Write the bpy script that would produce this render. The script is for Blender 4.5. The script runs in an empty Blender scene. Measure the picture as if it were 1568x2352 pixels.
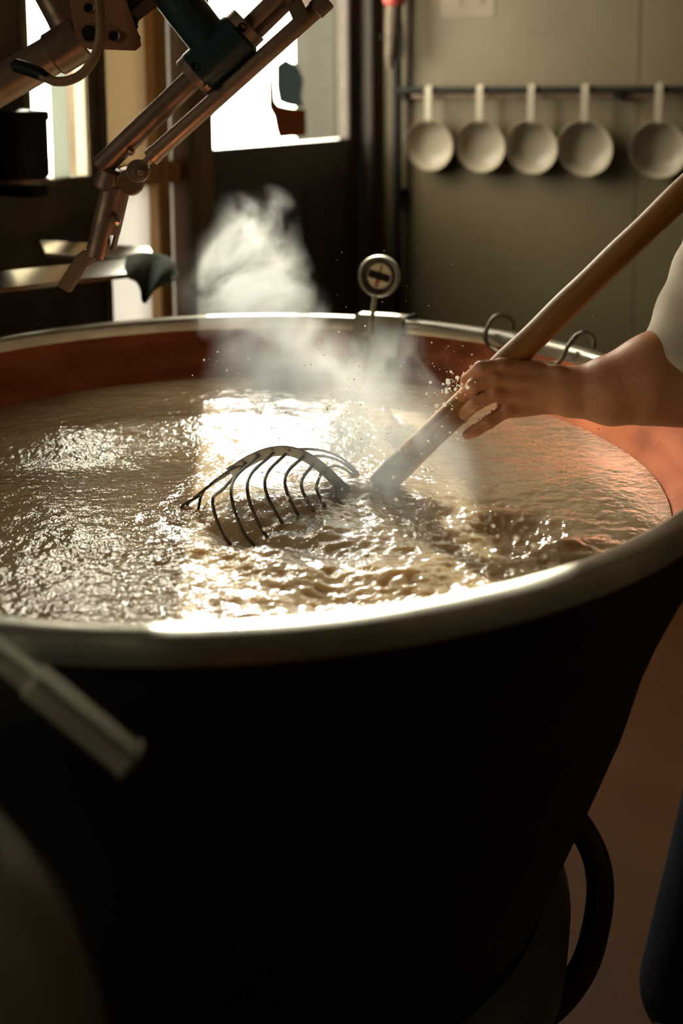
import bpy, bmesh, math, random
import numpy as np
from mathutils import Vector, Matrix

random.seed(7); rng = np.random.default_rng(7)
S = bpy.context.scene
COL = S.collection
PI = math.pi

# ------------------------------------------------------------------ camera
F_PX, CXP, CYP, CAM_H = 2613.0, 784.0, 547.0, 1.6
TH, RO = math.radians(7.5), math.radians(-0.4)
FW = np.array([0, math.cos(TH), -math.sin(TH)]); UP = np.array([0, math.sin(TH), math.cos(TH)]); RT = np.array([1.0, 0, 0])
cr, sr = math.cos(RO), math.sin(RO)
cam_d = bpy.data.cameras.new('camera'); cam = bpy.data.objects.new('camera', cam_d); COL.objects.link(cam)
r_ax = cr * RT + sr * UP; u_ax = -sr * RT + cr * UP
cam.matrix_world = Matrix(((r_ax[0], u_ax[0], -FW[0], 0), (r_ax[1], u_ax[1], -FW[1], 0), (r_ax[2], u_ax[2], -FW[2], CAM_H), (0, 0, 0, 1)))
cam_d.sensor_fit = 'HORIZONTAL'; cam_d.sensor_width = 24.0; cam_d.lens = F_PX / 1568 * 24.0
cam_d.shift_y = -(1176 - CYP) / 1568
cam_d.clip_start = 0.05
cam_d.dof.use_dof = True; cam_d.dof.focus_distance = 1.66; cam_d.dof.aperture_fstop = 2.2
S.camera = cam

# ------------------------------------------------------------------ light
w = bpy.data.worlds.new('sky'); S.world = w; w.use_nodes = True
bg = w.node_tree.nodes['Background']; bg.inputs[0].default_value = (1.0, 0.90, 0.74, 1); bg.inputs[1].default_value = 19.0
SUN_AZ, SUN_EL = (0.085, -1.0), math.radians(26.0)
sd = Vector((SUN_AZ[0], SUN_AZ[1], 0)).normalized() * math.cos(SUN_EL); sd.z = -math.sin(SUN_EL)
sun_d = bpy.data.lights.new('sun', 'SUN'); sun_d.energy = 11.5; sun_d.angle = math.radians(0.6); sun_d.color = (1.0, 0.92, 0.78)
sun = bpy.data.objects.new('sun', sun_d); COL.objects.link(sun)
sun.rotation_euler = sd.to_track_quat('-Z', 'Y').to_euler(); sun.location = (-1, 8, 5)
S.view_settings.view_transform = 'Standard'; S.view_settings.look = 'None'
S.view_settings.exposure = 0.0; S.view_settings.gamma = 1.0; S.view_settings.use_curve_mapping = False
S.cycles.max_bounces = 5; S.cycles.diffuse_bounces = 2; S.cycles.glossy_bounces = 2; S.cycles.transparent_max_bounces = 8
S.cycles.caustics_reflective = False; S.cycles.caustics_refractive = False
S.cycles.volume_bounces = 0; S.cycles.adaptive_threshold = 0.08; S.cycles.sample_clamp_indirect = 6.0

# ------------------------------------------------------------------ pixel helpers
def ray(px, py):
    x = (px - CXP) / F_PX; y = -(py - CYP) / F_PX
    x, y = cr * x - sr * y, sr * x + cr * y
    return FW + x * RT + y * UP
def atY(px, py, Y):
    d = ray(px, py); return np.array([0, 0, CAM_H]) + d * (Y / d[1])
def atZ(px, py, Z):
    d = ray(px, py); return np.array([0, 0, CAM_H]) + d * ((Z - CAM_H) / d[2])
def V(p): return Vector((float(p[0]), float(p[1]), float(p[2])))

# ------------------------------------------------------------------ material helpers
def mat(name, col, rough=0.5, metal=0.0, col2=None, scale=8.0, bump=0.0, bscale=40.0, stretch=(1, 1, 1), rvar=0.0, spec=0.5, coat=0.0, sss=0.0, sheen=0.0, contrast=(0.35, 0.65)):
    m = bpy.data.materials.new(name); m.use_nodes = True
    N, L = m.node_tree.nodes, m.node_tree.links
    b = N['Principled BSDF']; b.inputs['Base Color'].default_value = (*col, 1)
    b.inputs['Roughness'].default_value = rough; b.inputs['Metallic'].default_value = metal
    b.inputs['Specular IOR Level'].default_value = spec
    if coat: b.inputs['Coat Weight'].default_value = coat; b.inputs['Coat Roughness'].default_value = 0.1
    if sheen: b.inputs['Sheen Weight'].default_value = sheen
    if sss:
        b.inputs['Subsurface Weight'].default_value = sss; b.inputs['Subsurface Radius'].default_value = (1, 0.35, 0.2); b.inputs['Subsurface Scale'].default_value = 0.008
    tc = N.new('ShaderNodeTexCoord'); mp = N.new('ShaderNodeMapping'); mp.inputs['Scale'].default_value = stretch
    L.new(tc.outputs['Object'], mp.inputs['Vector'])
    if col2 is not None or rvar:
        n = N.new('ShaderNodeTexNoise'); n.inputs['Scale'].default_value = scale; n.inputs['Detail'].default_value = 6; n.inputs['Roughness'].default_value = 0.6
        L.new(mp.outputs[0], n.inputs['Vector'])
        r = N.new('ShaderNodeValToRGB'); r.color_ramp.elements[0].position = contrast[0]; r.color_ramp.elements[1].position = contrast[1]
        r.color_ramp.elements[0].color = (*col, 1); r.color_ramp.elements[1].color = (*(col2 or col), 1)
        L.new(n.outputs['Fac'], r.inputs[0]); L.new(r.outputs[0], b.inputs['Base Color'])
        if rvar:
            mr = N.new('ShaderNodeMapRange'); mr.inputs['From Min'].default_value = 0.3; mr.inputs['From Max'].default_value = 0.7
            mr.inputs['To Min'].default_value = max(0.02, rough - rvar); mr.inputs['To Max'].default_value = min(1, rough + rvar)
            L.new(n.outputs['Fac'], mr.inputs['Value']); L.new(mr.outputs[0], b.inputs['Roughness'])
    if bump:
        n2 = N.new('ShaderNodeTexNoise'); n2.inputs['Scale'].default_value = bscale; n2.inputs['Detail'].default_value = 4
        L.new(mp.outputs[0], n2.inputs['Vector'])
        bp = N.new('ShaderNodeBump'); bp.inputs['Strength'].default_value = 1.0; bp.inputs['Distance'].default_value = bump
        L.new(n2.outputs['Fac'], bp.inputs['Height']); L.new(bp.outputs[0], b.inputs['Normal'])
    return m

def glass_mat(name, tint=(0.95, 0.97, 0.95), refl=0.07):
    m = bpy.data.materials.new(name); m.use_nodes = True; N, L = m.node_tree.nodes, m.node_tree.links
    N.remove(N['Principled BSDF']); out = N['Material Output']
    t = N.new('ShaderNodeBsdfTransparent'); t.inputs[0].default_value = (*tint, 1)
    g = N.new('ShaderNodeBsdfGlossy'); g.inputs['Roughness'].default_value = 0.02
    mx = N.new('ShaderNodeMixShader'); mx.inputs[0].default_value = refl
    L.new(t.outputs[0], mx.inputs[1]); L.new(g.outputs[0], mx.inputs[2]); L.new(mx.outputs[0], out.inputs[0])
    return m
def frosted_mat(name, col, trans=0.6, clear=0.0):
    m = bpy.data.materials.new(name); m.use_nodes = True; N, L = m.node_tree.nodes, m.node_tree.links
    N.remove(N['Principled BSDF']); out = N['Material Output']
    tl = N.new('ShaderNodeBsdfTranslucent'); tl.inputs[0].default_value = (*col, 1)
    df = N.new('ShaderNodeBsdfDiffuse'); df.inputs[0].default_value = (*col, 1)
    mx = N.new('ShaderNodeMixShader'); mx.inputs[0].default_value = 1 - trans
    L.new(tl.outputs[0], mx.inputs[1]); L.new(df.outputs[0], mx.inputs[2]); L.new(mx.outputs[0], out.inputs[0])
    return m

M = {}
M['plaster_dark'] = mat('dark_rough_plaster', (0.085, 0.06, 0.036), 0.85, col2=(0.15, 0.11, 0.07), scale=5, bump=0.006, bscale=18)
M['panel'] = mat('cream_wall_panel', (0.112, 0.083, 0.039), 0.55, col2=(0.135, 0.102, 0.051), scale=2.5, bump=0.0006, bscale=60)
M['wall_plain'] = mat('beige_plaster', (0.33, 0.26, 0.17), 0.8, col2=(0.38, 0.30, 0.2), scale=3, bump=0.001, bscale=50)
M['ceiling'] = mat('smoky_ceiling', (0.24, 0.19, 0.13), 0.9, col2=(0.3, 0.24, 0.17), scale=2)
M['floor'] = mat('terracotta_floor', (0.105, 0.034, 0.006), 0.6, col2=(0.135, 0.047, 0.010), scale=5, bump=0.0008, bscale=90, rvar=0.1)
M['door_wood'] = mat('dark_door_wood', (0.030, 0.017, 0.010), 0.5, col2=(0.055, 0.032, 0.017), scale=14, stretch=(6, 6, 0.6), bump=0.0006, bscale=60)
M['frame_wood'] = mat('brown_frame_wood', (0.13, 0.068, 0.028), 0.5, col2=(0.21, 0.12, 0.05), scale=12, stretch=(8, 8, 0.5), bump=0.0004)
M['gold_wood'] = mat('honey_wood', (0.42, 0.22, 0.07), 0.45, col2=(0.56, 0.31, 0.11), scale=12, stretch=(8, 8, 0.5))
M['pale_frame'] = mat('greenish_tan_frame_paint', (0.30, 0.25, 0.16), 0.5, col2=(0.36, 0.3, 0.2), scale=4)
M['glass'] = glass_mat('clear_pane')
M['frost_upper'] = frosted_mat('frosted_pane', (0.26, 0.22, 0.16), 0.6)
M['frost_lower'] = frosted_mat('milky_pane', (0.42, 0.42, 0.41), 0.6)
M['frost_strip'] = frosted_mat('grey_film', (0.36, 0.38, 0.35), 0.75)
M['copper'] = None
M['steel'] = mat('brushed_steel', (0.66, 0.63, 0.55), 0.36, 0.9, col2=(0.46, 0.43, 0.36), scale=9, rvar=0.12, bump=0.0003, bscale=30)
M['steel_dull'] = mat('dull_grey_steel', (0.26, 0.235, 0.185), 0.5, 0.6, col2=(0.36, 0.325, 0.255), scale=14, rvar=0.1)
M['dark_iron'] = mat('blackened_vat_jacket', (0.018, 0.014, 0.010), 0.62, 0.2, col2=(0.030, 0.023, 0.016), scale=6, rvar=0.1, bump=0.0005, bscale=25)
M['grey_ring'] = mat('grey_base_metal', (0.10, 0.09, 0.07), 0.5, 0.3, col2=(0.14, 0.125, 0.1), scale=9)
M['bronze'] = mat('aged_bronze', (0.46, 0.32, 0.235), 0.42, 0.5, col2=(0.34, 0.23, 0.165), scale=22, rvar=0.1, bump=0.0002, bscale=80)
M['dial_glass'] = mat('dark_dial_ring', (0.05, 0.04, 0.03), 0.25)
M['bronze_dark'] = mat('dark_patinated_bronze', (0.33, 0.225, 0.165), 0.44, 0.5, col2=(0.22, 0.145, 0.105), scale=26, rvar=0.1, bump=0.0002, bscale=90)
M['bronze_bright'] = mat('worn_bronze', (0.62, 0.43, 0.30), 0.32, 0.7, col2=(0.42, 0.22, 0.12), scale=40, rvar=0.1)
M['rust'] = mat('rust_painted_plate', (0.30, 0.14, 0.07), 0.6, 0.2, col2=(0.42, 0.21, 0.11), scale=24, bump=0.0005, bscale=80)
M['teal'] = mat('dark_teal_enamel', (0.016, 0.040, 0.046), 0.34, 0.0, col2=(0.022, 0.052, 0.058), scale=30, bump=0.0006, bscale=160, coat=0.3)
M['rubber_tan'] = mat('tan_rubber_cable', (0.36, 0.21, 0.11), 0.55, col2=(0.28, 0.16, 0.08), scale=20)
M['rubber_black'] = mat('black_rubber', (0.012, 0.014, 0.016), 0.5)
M['wire'] = mat('dark_steel_wire', (0.10, 0.085, 0.06), 0.35, 0.8, col2=(0.17, 0.15, 0.11), scale=30)
M['wood'] = mat('wet_ash_handle_wood', (0.27, 0.105, 0.016), 0.45, col2=(0.40, 0.18, 0.036), scale=30, stretch=(1, 1, 1), bump=0.0003, bscale=120, coat=0.05)
M['ferrule'] = mat('grey_tin_ferrule', (0.30, 0.28, 0.22), 0.45, 0.7, col2=(0.38, 0.36, 0.3), scale=30)
M['white_plastic'] = mat('white_plastic', (0.33, 0.28, 0.205), 0.4, col2=(0.30, 0.255, 0.185), scale=4)
M['paper'] = mat('paper_sheet', (0.20, 0.16, 0.115), 0.8, col2=(0.24, 0.195, 0.145), scale=8)
M['red_paint'] = mat('red_paint', (0.30, 0.03, 0.02), 0.5)
M['black'] = mat('matt_black', (0.010, 0.008, 0.006), 0.6, spec=0.2)
M['brown_print'] = frosted_mat('brown_decal_print', (0.11, 0.045, 0.014), 0.5)
M['dark_print'] = mat('dark_print', (0.05, 0.02, 0.01), 0.6)
M['pale_print'] = frosted_mat('pale_decal_print', (0.10, 0.12, 0.125), 0.5)
M['dial_face'] = mat('dial_white', (0.85, 0.78, 0.66), 0.5)
M['skin'] = mat('tanned_skin', (0.66, 0.27, 0.125), 0.44, col2=(0.74, 0.35, 0.19), scale=26, bump=0.0006, bscale=150, sss=0.05, rvar=0.06)
M['cotton'] = mat('white_cotton', (0.66, 0.58, 0.46), 0.85, col2=(0.60, 0.52, 0.41), scale=12, bump=0.0012, bscale=30, sheen=0.2)
M['navy'] = mat('navy_work_cloth', (0.006, 0.016, 0.030), 0.8, col2=(0.010, 0.022, 0.038), scale=14, bump=0.001, bscale=40)
M['hair'] = mat('dark_hair', (0.03, 0.018, 0.01), 0.55, bump=0.002, bscale=200, stretch=(1, 1, 0.2))
M['green_cloth'] = mat('dark_green_cloth', (0.020, 0.035, 0.018), 0.85, col2=(0.03, 0.05, 0.025), scale=18, bump=0.001, bscale=60, sheen=0.3)
M['bench_wood'] = mat('dark_bench_wood', (0.055, 0.036, 0.020), 0.7, col2=(0.09, 0.06, 0.035), scale=9, stretch=(1, 1, 4), bump=0.001)
M['barrel'] = mat('grey_barrel_plastic', (0.26, 0.235, 0.18), 0.55, col2=(0.3, 0.27, 0.21), scale=4)
M['hose'] = mat('brown_red_rubber_hose', (0.045, 0.012, 0.008), 0.5, col2=(0.03, 0.009, 0.006), scale=30)
M['shed'] = mat('shaded_olive_boards', (0.012, 0.011, 0.0065), 0.8, col2=(0.016, 0.0145, 0.009), scale=2.0)  # near-black tone carries the shade of the shed's backlit side
M['ground'] = mat('pale_yard_gravel', (0.36, 0.34, 0.30), 0.9, col2=(0.42, 0.40, 0.36), scale=9, bump=0.004)
M['droplet'] = frosted_mat('milk_droplet', (0.95, 0.92, 0.84), 0.6)

def copper_mat():
    m = bpy.data.materials.new('streaked_copper'); m.use_nodes = True; N, L = m.node_tree.nodes, m.node_tree.links
    b = N['Principled BSDF']; b.inputs['Metallic'].default_value = 0.82
    tc = N.new('ShaderNodeTexCoord'); sx = N.new('ShaderNodeSeparateXYZ'); L.new(tc.outputs['Object'], sx.inputs[0])
    at = N.new('ShaderNodeMath'); at.operation = 'ARCTAN2'; L.new(sx.outputs[1], at.inputs[0]); L.new(sx.outputs[0], at.inputs[1])
    cb = N.new('ShaderNodeCombineXYZ'); L.new(at.outputs[0], cb.inputs[0]); L.new(sx.outputs[2], cb.inputs[1])
    def nz(sc, sx_, sy_, det=5):
        mp = N.new('ShaderNodeMapping'); mp.inputs['Scale'].default_value = (sx_, sy_, 1); L.new(cb.outputs[0], mp.inputs[0])
        n = N.new('ShaderNodeTexNoise'); n.inputs['Scale'].default_value = sc; n.inputs['Detail'].default_value = det; L.new(mp.outputs[0], n.inputs[0]); return n
    n1 = nz(1.0, 1.6, 34); n2 = nz(1.0, 5, 9); n3 = nz(1.0, 60, 2.5, 3)
    r = N.new('ShaderNodeValToRGB'); e = r.color_ramp.elements
    e[0].position = 0.30; e[0].color = (0.16, 0.038, 0.014, 1); e[1].position = 0.68; e[1].color = (0.54, 0.19, 0.09, 1)
    k = e.new(0.5); k.color = (0.46, 0.125, 0.05, 1)
    ad = N.new('ShaderNodeMath'); ad.operation = 'MULTIPLY_ADD'; ad.inputs[1].default_value = 0.55; L.new(n1.outputs['Fac'], ad.inputs[0])
    md = N.new('ShaderNodeMath'); md.operation = 'MULTIPLY'; md.inputs[1].default_value = 0.45; L.new(n2.outputs['Fac'], md.inputs[0]); L.new(md.outputs[0], ad.inputs[2])
    L.new(ad.outputs[0], r.inputs[0]); L.new(r.outputs[0], b.inputs['Base Color'])
    mr = N.new('ShaderNodeMapRange'); mr.inputs['From Min'].default_value = 0.3; mr.inputs['From Max'].default_value = 0.7; mr.inputs['To Min'].default_value = 0.30; mr.inputs['To Max'].default_value = 0.52
    L.new(n2.outputs['Fac'], mr.inputs[0]); L.new(mr.outputs[0], b.inputs['Roughness'])
    bp = N.new('ShaderNodeBump'); bp.inputs['Distance'].default_value = 0.0008; L.new(n3.outputs['Fac'], bp.inputs['Height']); L.new(bp.outputs[0], b.inputs['Normal'])
    return m
M['copper'] = copper_mat()

def milk_mat():
    m = bpy.data.materials.new('curd_milk'); m.use_nodes = True; N, L = m.node_tree.nodes, m.node_tree.links
    b = N['Principled BSDF']; b.inputs['Base Color'].default_value = (0.70, 0.545, 0.345, 1)
    b.inputs['Roughness'].default_value = 0.045; b.inputs['Specular IOR Level'].default_value = 1.0; b.inputs['IOR'].default_value = 1.6
    b.inputs['Subsurface Weight'].default_value = 0.75; b.inputs['Subsurface Radius'].default_value = (1, 0.75, 0.45); b.inputs['Subsurface Scale'].default_value = 0.03
    tc = N.new('ShaderNodeTexCoord')
    n1 = N.new('ShaderNodeTexNoise'); n1.inputs['Scale'].default_value = 105; n1.inputs['Detail'].default_value = 2; n1.inputs['Roughness'].default_value = 0.55
    n2 = N.new('ShaderNodeTexNoise'); n2.inputs['Scale'].default_value = 330; n2.inputs['Detail'].default_value = 2
    L.new(tc.outputs['Object'], n1.inputs[0]); L.new(tc.outputs['Object'], n2.inputs[0])
    b1 = N.new('ShaderNodeBump'); b1.inputs['Distance'].default_value = 0.0017; L.new(n1.outputs['Fac'], b1.inputs['Height'])
    b2 = N.new('ShaderNodeBump'); b2.inputs['Distance'].default_value = 0.00012; L.new(n2.outputs['Fac'], b2.inputs['Height']); L.new(b1.outputs[0], b2.inputs['Normal'])
    L.new(b2.outputs[0], b.inputs['Normal']); L.new(b2.outputs[0], b.inputs['Coat Normal']); b.inputs['Coat Weight'].default_value = 1.0; b.inputs['Coat Roughness'].default_value = 0.035; b.inputs['Coat IOR'].default_value = 1.55
    return m
M['milk'] = milk_mat()

# ------------------------------------------------------------------ object helpers
def tag(o, label=None, cat=None, group=None, kind=None):
    if label: o['label'] = label
    if cat: o['category'] = cat
    if group: o['group'] = group
    if kind: o['kind'] = kind
    return o
def link(name, me, m, parent=None, smooth=True):
    o = bpy.data.objects.new(name, me); COL.objects.link(o)
    if m is not None and not me.materials: me.materials.append(m)
    if smooth and hasattr(me, 'polygons'):
        me.polygons.foreach_set('use_smooth', [True] * len(me.polygons))
    if parent is not None:
        o.parent = parent; o.matrix_parent_inverse = parent.matrix_world.inverted() if False else Matrix.Translation(-parent.location)
    return o
def empty(name, loc=(0, 0, 0)):
    e = bpy.data.objects.new(name, None); COL.objects.link(e); e.location = loc; e.empty_display_size = 0.05
    return e
class MB:
    def __init__(s): s.v = []; s.f = []
    def add(s, v, f):
        k = len(s.v); s.v += [tuple(map(float, p)) for p in v]; s.f += [tuple(i + k for i in q) for q in f]; return s
    def build(s, name, m, parent=None, smooth=True, bevel=0.0, seg=2, angle=35):
        me = bpy.data.meshes.new(name); me.from_pydata(s.v, [], s.f); me.update()
        if bevel:
            bm = bmesh.new(); bm.from_mesh(me)
            ed = [e for e in bm.edges if len(e.link_faces) == 2 and e.calc_face_angle(0) > math.radians(angle)]
            bmesh.ops.bevel(bm, geom=ed, offset=bevel, segments=seg, affect='EDGES', clamp_overlap=True)
            bm.to_mesh(me); bm.free()
        else:
            bm = bmesh.new(); bm.from_mesh(me); bmesh.ops.recalc_face_normals(bm, faces=bm.faces); bm.to_mesh(me); bm.free()
        o = link(name, me, m, parent, smooth)
        if smooth and (bevel or True):
            try: me.set_sharp_from_angle(angle=math.radians(40))
            except Exception: pass
        return o
def box(mb, c, size, ax=None):
    c = np.array(c, float); sx, sy, sz = [k / 2 for k in size]
    A = np.eye(3) if ax is None else np.array(ax, float)
    v = [c + A[0] * (sx * i) + A[1] * (sy * j) + A[2] * (sz * k) for i in (-1, 1) for j in (-1, 1) for k in (-1, 1)]
    f = [(0, 1, 3, 2), (4, 6, 7, 5), (0, 4, 5, 1), (2, 3, 7, 6), (0, 2, 6, 4), (1, 5, 7, 3)]
    return mb.add(v, f)
def frame(path):
    P = np.array(path, float); n = len(P); T = np.zeros_like(P)
    T[1:-1] = P[2:] - P[:-2]; T[0] = P[1] - P[0]; T[-1] = P[-1] - P[-2]
    T /= np.linalg.norm(T, axis=1)[:, None] + 1e-12
    a = np.array([0, 1.0, 0]) if abs(T[0][1]) < 0.9 else np.array([1.0, 0, 0])
    n0 = np.cross(T[0], a); n0 /= np.linalg.norm(n0); Ns = [n0]
    for i in range(1, n):
        q = Ns[-1] - T[i] * np.dot(Ns[-1], T[i]); Ns.append(q / (np.linalg.norm(q) + 1e-12))
    Ns = np.array(Ns); return P, T, Ns, np.cross(T, Ns)
def tube(mb, path, r, seg=12, cap=True, flat=None, closed=False):
    P, T, N1, N2 = frame(path); n = len(P); R = np.full(n, r) if np.isscalar(r) else np.array(r, float)
    v = []; f = []
    for i in range(n):
        for k in range(seg):
            a = 2 * PI * k / seg
            v.append(P[i] + R[i] * (math.cos(a) * N1[i] + math.sin(a) * N2[i] * (1 if flat is None else flat)))
    for i in range(n - 1 if not closed else n):
        j = (i + 1) % n
        for k in range(seg):
            k2 = (k + 1) % seg; f.append((i * seg + k, i * seg + k2, j * seg + k2, j * seg + k))
    if cap and not closed:
        f.append(tuple(range(seg - 1, -1, -1))); f.append(tuple((n - 1) * seg + k for k in range(seg)))
    return mb.add(v, f)
def lathe(mb, prof, n=48, c=(0, 0, 0), ax=None, close_ends=False):
    c = np.array(c, float); A = np.eye(3) if ax is None else np.array(ax, float)
    v = []; f = []; m_ = len(prof)
    for (r, z) in prof:
        for k in range(n):
            a = 2 * PI * k / n; v.append(c + A[0] * (r * math.cos(a)) + A[1] * (r * math.sin(a)) + A[2] * z)
    for i in range(m_ - 1):
        for k in range(n):
            k2 = (k + 1) % n; f.append((i * n + k, i * n + k2, (i + 1) * n + k2, (i + 1) * n + k))
    if close_ends:
        f.append(tuple(range(n - 1, -1, -1))); f.append(tuple((m_ - 1) * n + k for k in range(n)))
    return mb.add(v, f)
def axes_from(d, ref=(0, 0, 1)):
    d = np.array(d, float); d /= np.linalg.norm(d); ref = np.array(ref, float)
    if abs(np.dot(d, ref)) > 0.95: ref = np.array([0, 1.0, 0])
    a = np.cross(ref, d); a /= np.linalg.norm(a); return np.array([a, np.cross(d, a), d])
def cyl(mb, p0, p1, r0, r1=None, n=24, bev=0.0):
    p0 = np.array(p0, float); p1 = np.array(p1, float); d = p1 - p0; L = np.linalg.norm(d); r1 = r0 if r1 is None else r1
    pr = [(r0, 0), (r1, L)] if not bev else [(r0 - bev, 0), (r0, bev), (r1, L - bev), (r1 - bev, L)]
    return lathe(mb, pr, n, p0, axes_from(d), True)
def smooth_path(pts, n=40, closed=False):
    P = np.array(pts, float); m_ = len(P); out = []
    for i in range(m_ - 1 if not closed else m_):
        p0, p1, p2, p3 = (P[(i - 1) % m_] if (i > 0 or closed) else 2 * P[0] - P[1]), P[i], P[(i + 1) % m_], (P[(i + 2) % m_] if (i + 2 < m_ or closed) else 2 * P[-1] - P[-2])
        k = max(2, n // m_)
        for t in np.linspace(0, 1, k, endpoint=False):
            out.append(0.5 * (2 * p1 + (p2 - p0) * t + (2 * p0 - 5 * p1 + 4 * p2 - p3) * t * t + (3 * p1 - p0 - 3 * p2 + p3) * t ** 3))
    if not closed: out.append(P[-1])
    return out

# ================================================================== THE ROOM (corner seen obliquely)
Cx, Cy = 0.13, 3.90
U = np.array([0.5, 0.8660254, 0]); Wd = np.array([0.8660254, -0.5, 0])     # along window wall towards the corner; along panel wall away from it
ROOM_T, ROOM_S, ROOM_H = 6.2, 4.6, 2.75
def LW(t, z, d=0.0): return np.array([Cx, Cy, 0]) - U * t + Wd * d + np.array([0, 0, z])   # window wall; d = into the room
def RW(s, z, d=0.0): return np.array([Cx, Cy, 0]) + Wd * s - U * d + np.array([0, 0, z])   # panel wall
AX_L = np.array([-U, Wd, [0, 0, 1]]); AX_R = np.array([Wd, -U, [0, 0, 1]])
def lbox(mb, t0, t1, z0, z1, d0, d1): return box(mb, (LW(t0, z0, d0) + LW(t1, z1, d1)) / 2, (abs(t1 - t0), abs(d1 - d0), abs(z1 - z0)), AX_L)
def rbox(mb, s0, s1, z0, z1, d0, d1): return box(mb, (RW(s0, z0, d0) + RW(s1, z1, d1)) / 2, (abs(s1 - s0), abs(d1 - d0), abs(z1 - z0)), AX_R)
def struct(o): o['kind'] = 'structure'; return o

THK = 0.03
holes = [(0.05, 1.06, 0.0, 2.58), (1.06, 1.405, 0.0, 2.40), (1.43, 1.635, 1.395, 2.5), (3.45, 4.15, 1.45, 2.15)]   # door, sidelight, narrow window, added unseen fill window beside the camera
ts = sorted({-THK, ROOM_T} | {h[0] for h in holes} | {h[1] for h in holes}); zs = sorted({0.0, ROOM_H} | {h[2] for h in holes} | {h[3] for h in holes})
mb = MB()
for i in range(len(ts) - 1):
    z_run = None
    for j in range(len(zs) - 1):
        tm, zm = (ts[i] + ts[i + 1]) / 2, (zs[j] + zs[j + 1]) / 2
        if any(h[0] < tm < h[1] and h[2] < zm < h[3] for h in holes): continue
        lbox(mb, ts[i], ts[i + 1], zs[j], zs[j + 1], -THK, 0)
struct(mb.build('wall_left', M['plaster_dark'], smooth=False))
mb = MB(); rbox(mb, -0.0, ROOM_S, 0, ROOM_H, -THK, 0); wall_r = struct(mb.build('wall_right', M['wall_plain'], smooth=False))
wall_r['label'] = 'cream panelled wall behind the hanging ladles'
pw = 0.89
for k in range(6):
    s0 = 0.0 + k * pw
    mb = MB(); rbox(mb, s0 + 0.0008, min(ROOM_S, s0 + pw) - 0.0008, 0.0, ROOM_H, 0.0, 0.012); mb.build('panel', M['panel'], wall_r, smooth=False, bevel=0.001)
mb = MB(); box(mb, (LW(ROOM_T, 0) + LW(ROOM_T, ROOM_H) + Wd * ROOM_S) / 2 - U * THK / 2, (THK, ROOM_S, ROOM_H), np.array([U, Wd, [0, 0, 1]])); struct(mb.build('wall_back', M['wall_plain'], smooth=False))
mb = MB(); box(mb, RW(ROOM_S, ROOM_H / 2, ROOM_T / 2) + Wd * THK / 2, (THK, ROOM_T, ROOM_H), np.array([Wd, U, [0, 0, 1]])); struct(mb.build('wall_far', M['wall_plain'], smooth=False))
mid = (LW(0, 0) + LW(ROOM_T, 0) + Wd * ROOM_S) / 2
mb = MB(); box(mb, mid + np.array([0, 0, -0.05]), (ROOM_T + 0.4, ROOM_S + 0.4, 0.1), np.array([U, Wd, [0, 0, 1]])); struct(mb.build('floor', M['floor'], smooth=False))
mb = MB(); box(mb, mid + np.array([0, 0, ROOM_H + 0.05]), (ROOM_T + 0.4, ROOM_S + 0.4, 0.1), np.array([U, Wd, [0, 0, 1]])); struct(mb.build('ceiling', M['ceiling'], smooth=False))

mb = MB(); lbox(mb, 0.002, 0.048, 0, ROOM_H, 0.0, 0.012); struct(mb.build('trim_1', M['panel'], smooth=False))
# door with glass, decal
d1 = struct(empty('door_1', V(LW(0.55, 0, -0.06)))); d1['label'] = 'dark wooden door with a large upper glass pane'
def lpart(name, t0, t1, z0, z1, dd0, dd1, m, par, bev=0.004):
    mb = MB(); lbox(mb, t0, t1, z0, z1, dd0, dd1); return mb.build(name, m, par, smooth=False, bevel=bev)
lpart('door_frame', 0.05, 0.075, 0, 2.58, -0.12, 0.012, M['door_wood'], d1); lpart('door_frame', 0.96, 1.06, 0, 2.58, -0.12, 0.012, M['frame_wood'], d1)
lpart('door_frame', 0.075, 0.96, 2.53, 2.58, -0.12, 0.012, M['door_wood'], d1)
lpart('stile', 0.078, 0.145, 0.01, 2.528, -0.08, -0.035, M['door_wood'], d1); lpart('stile', 0.905, 0.957, 0.01, 2.528, -0.08, -0.035, M['frame_wood'], d1)
lpart('rail', 0.145, 0.905, 1.30, 1.435, -0.08, -0.035, M['door_wood'], d1); lpart('rail', 0.145, 0.905, 2.46, 2.528, -0.08, -0.035, M['door_wood'], d1); lpart('rail', 0.145, 0.905, 0.01, 0.2, -0.08, -0.035, M['door_wood'], d1)
for k in range(6):
    a = 0.145 + k * 0.76 / 6; lpart('plank', a + 0.001, a + 0.76 / 6 - 0.001, 0.2, 1.30, -0.072, -0.045, M['door_wood'], d1, 0.003)
pane = lpart('pane', 0.145, 0.905, 1.435, 2.46, -0.060, -0.055, M['glass'], d1, 0)
def decal_poly(name, pxs, m, par, off=-0.0535):
    mb = MB(); n = len(pxs); v = []
    for o_ in (off, off + 0.0006):
        for (px, py) in pxs:
            d = ray(px, py); Pw = LW(0, 0, o_); nrm = Wd
            tt = np.dot(Pw - np.array([0, 0, CAM_H]), nrm) / np.dot(d, nrm); v.append(np.array([0, 0, CAM_H]) + d * tt)
    f = [tuple(range(n)), tuple(range(2 * n - 1, n - 1, -1))] + [(i, (i + 1) % n, n + (i + 1) % n, n + i) for i in range(n)]
    mb.add(v, f); return mb.build(name, m, par, smooth=False)
sticker = empty('window_sticker', V(LW(0.6, 1.44, -0.053))); tag(sticker, 'brown printed sticker with two lines of dark lettering on the door glass', 'sticker')
decal_poly('brown_print', [(616, 182), (622, 176), (629, 188), (632, 232), (640, 242), (664, 247), (702, 252), (703, 312), (640, 317), (634, 300), (628, 268), (617, 248)], M['brown_print'], sticker)
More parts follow.
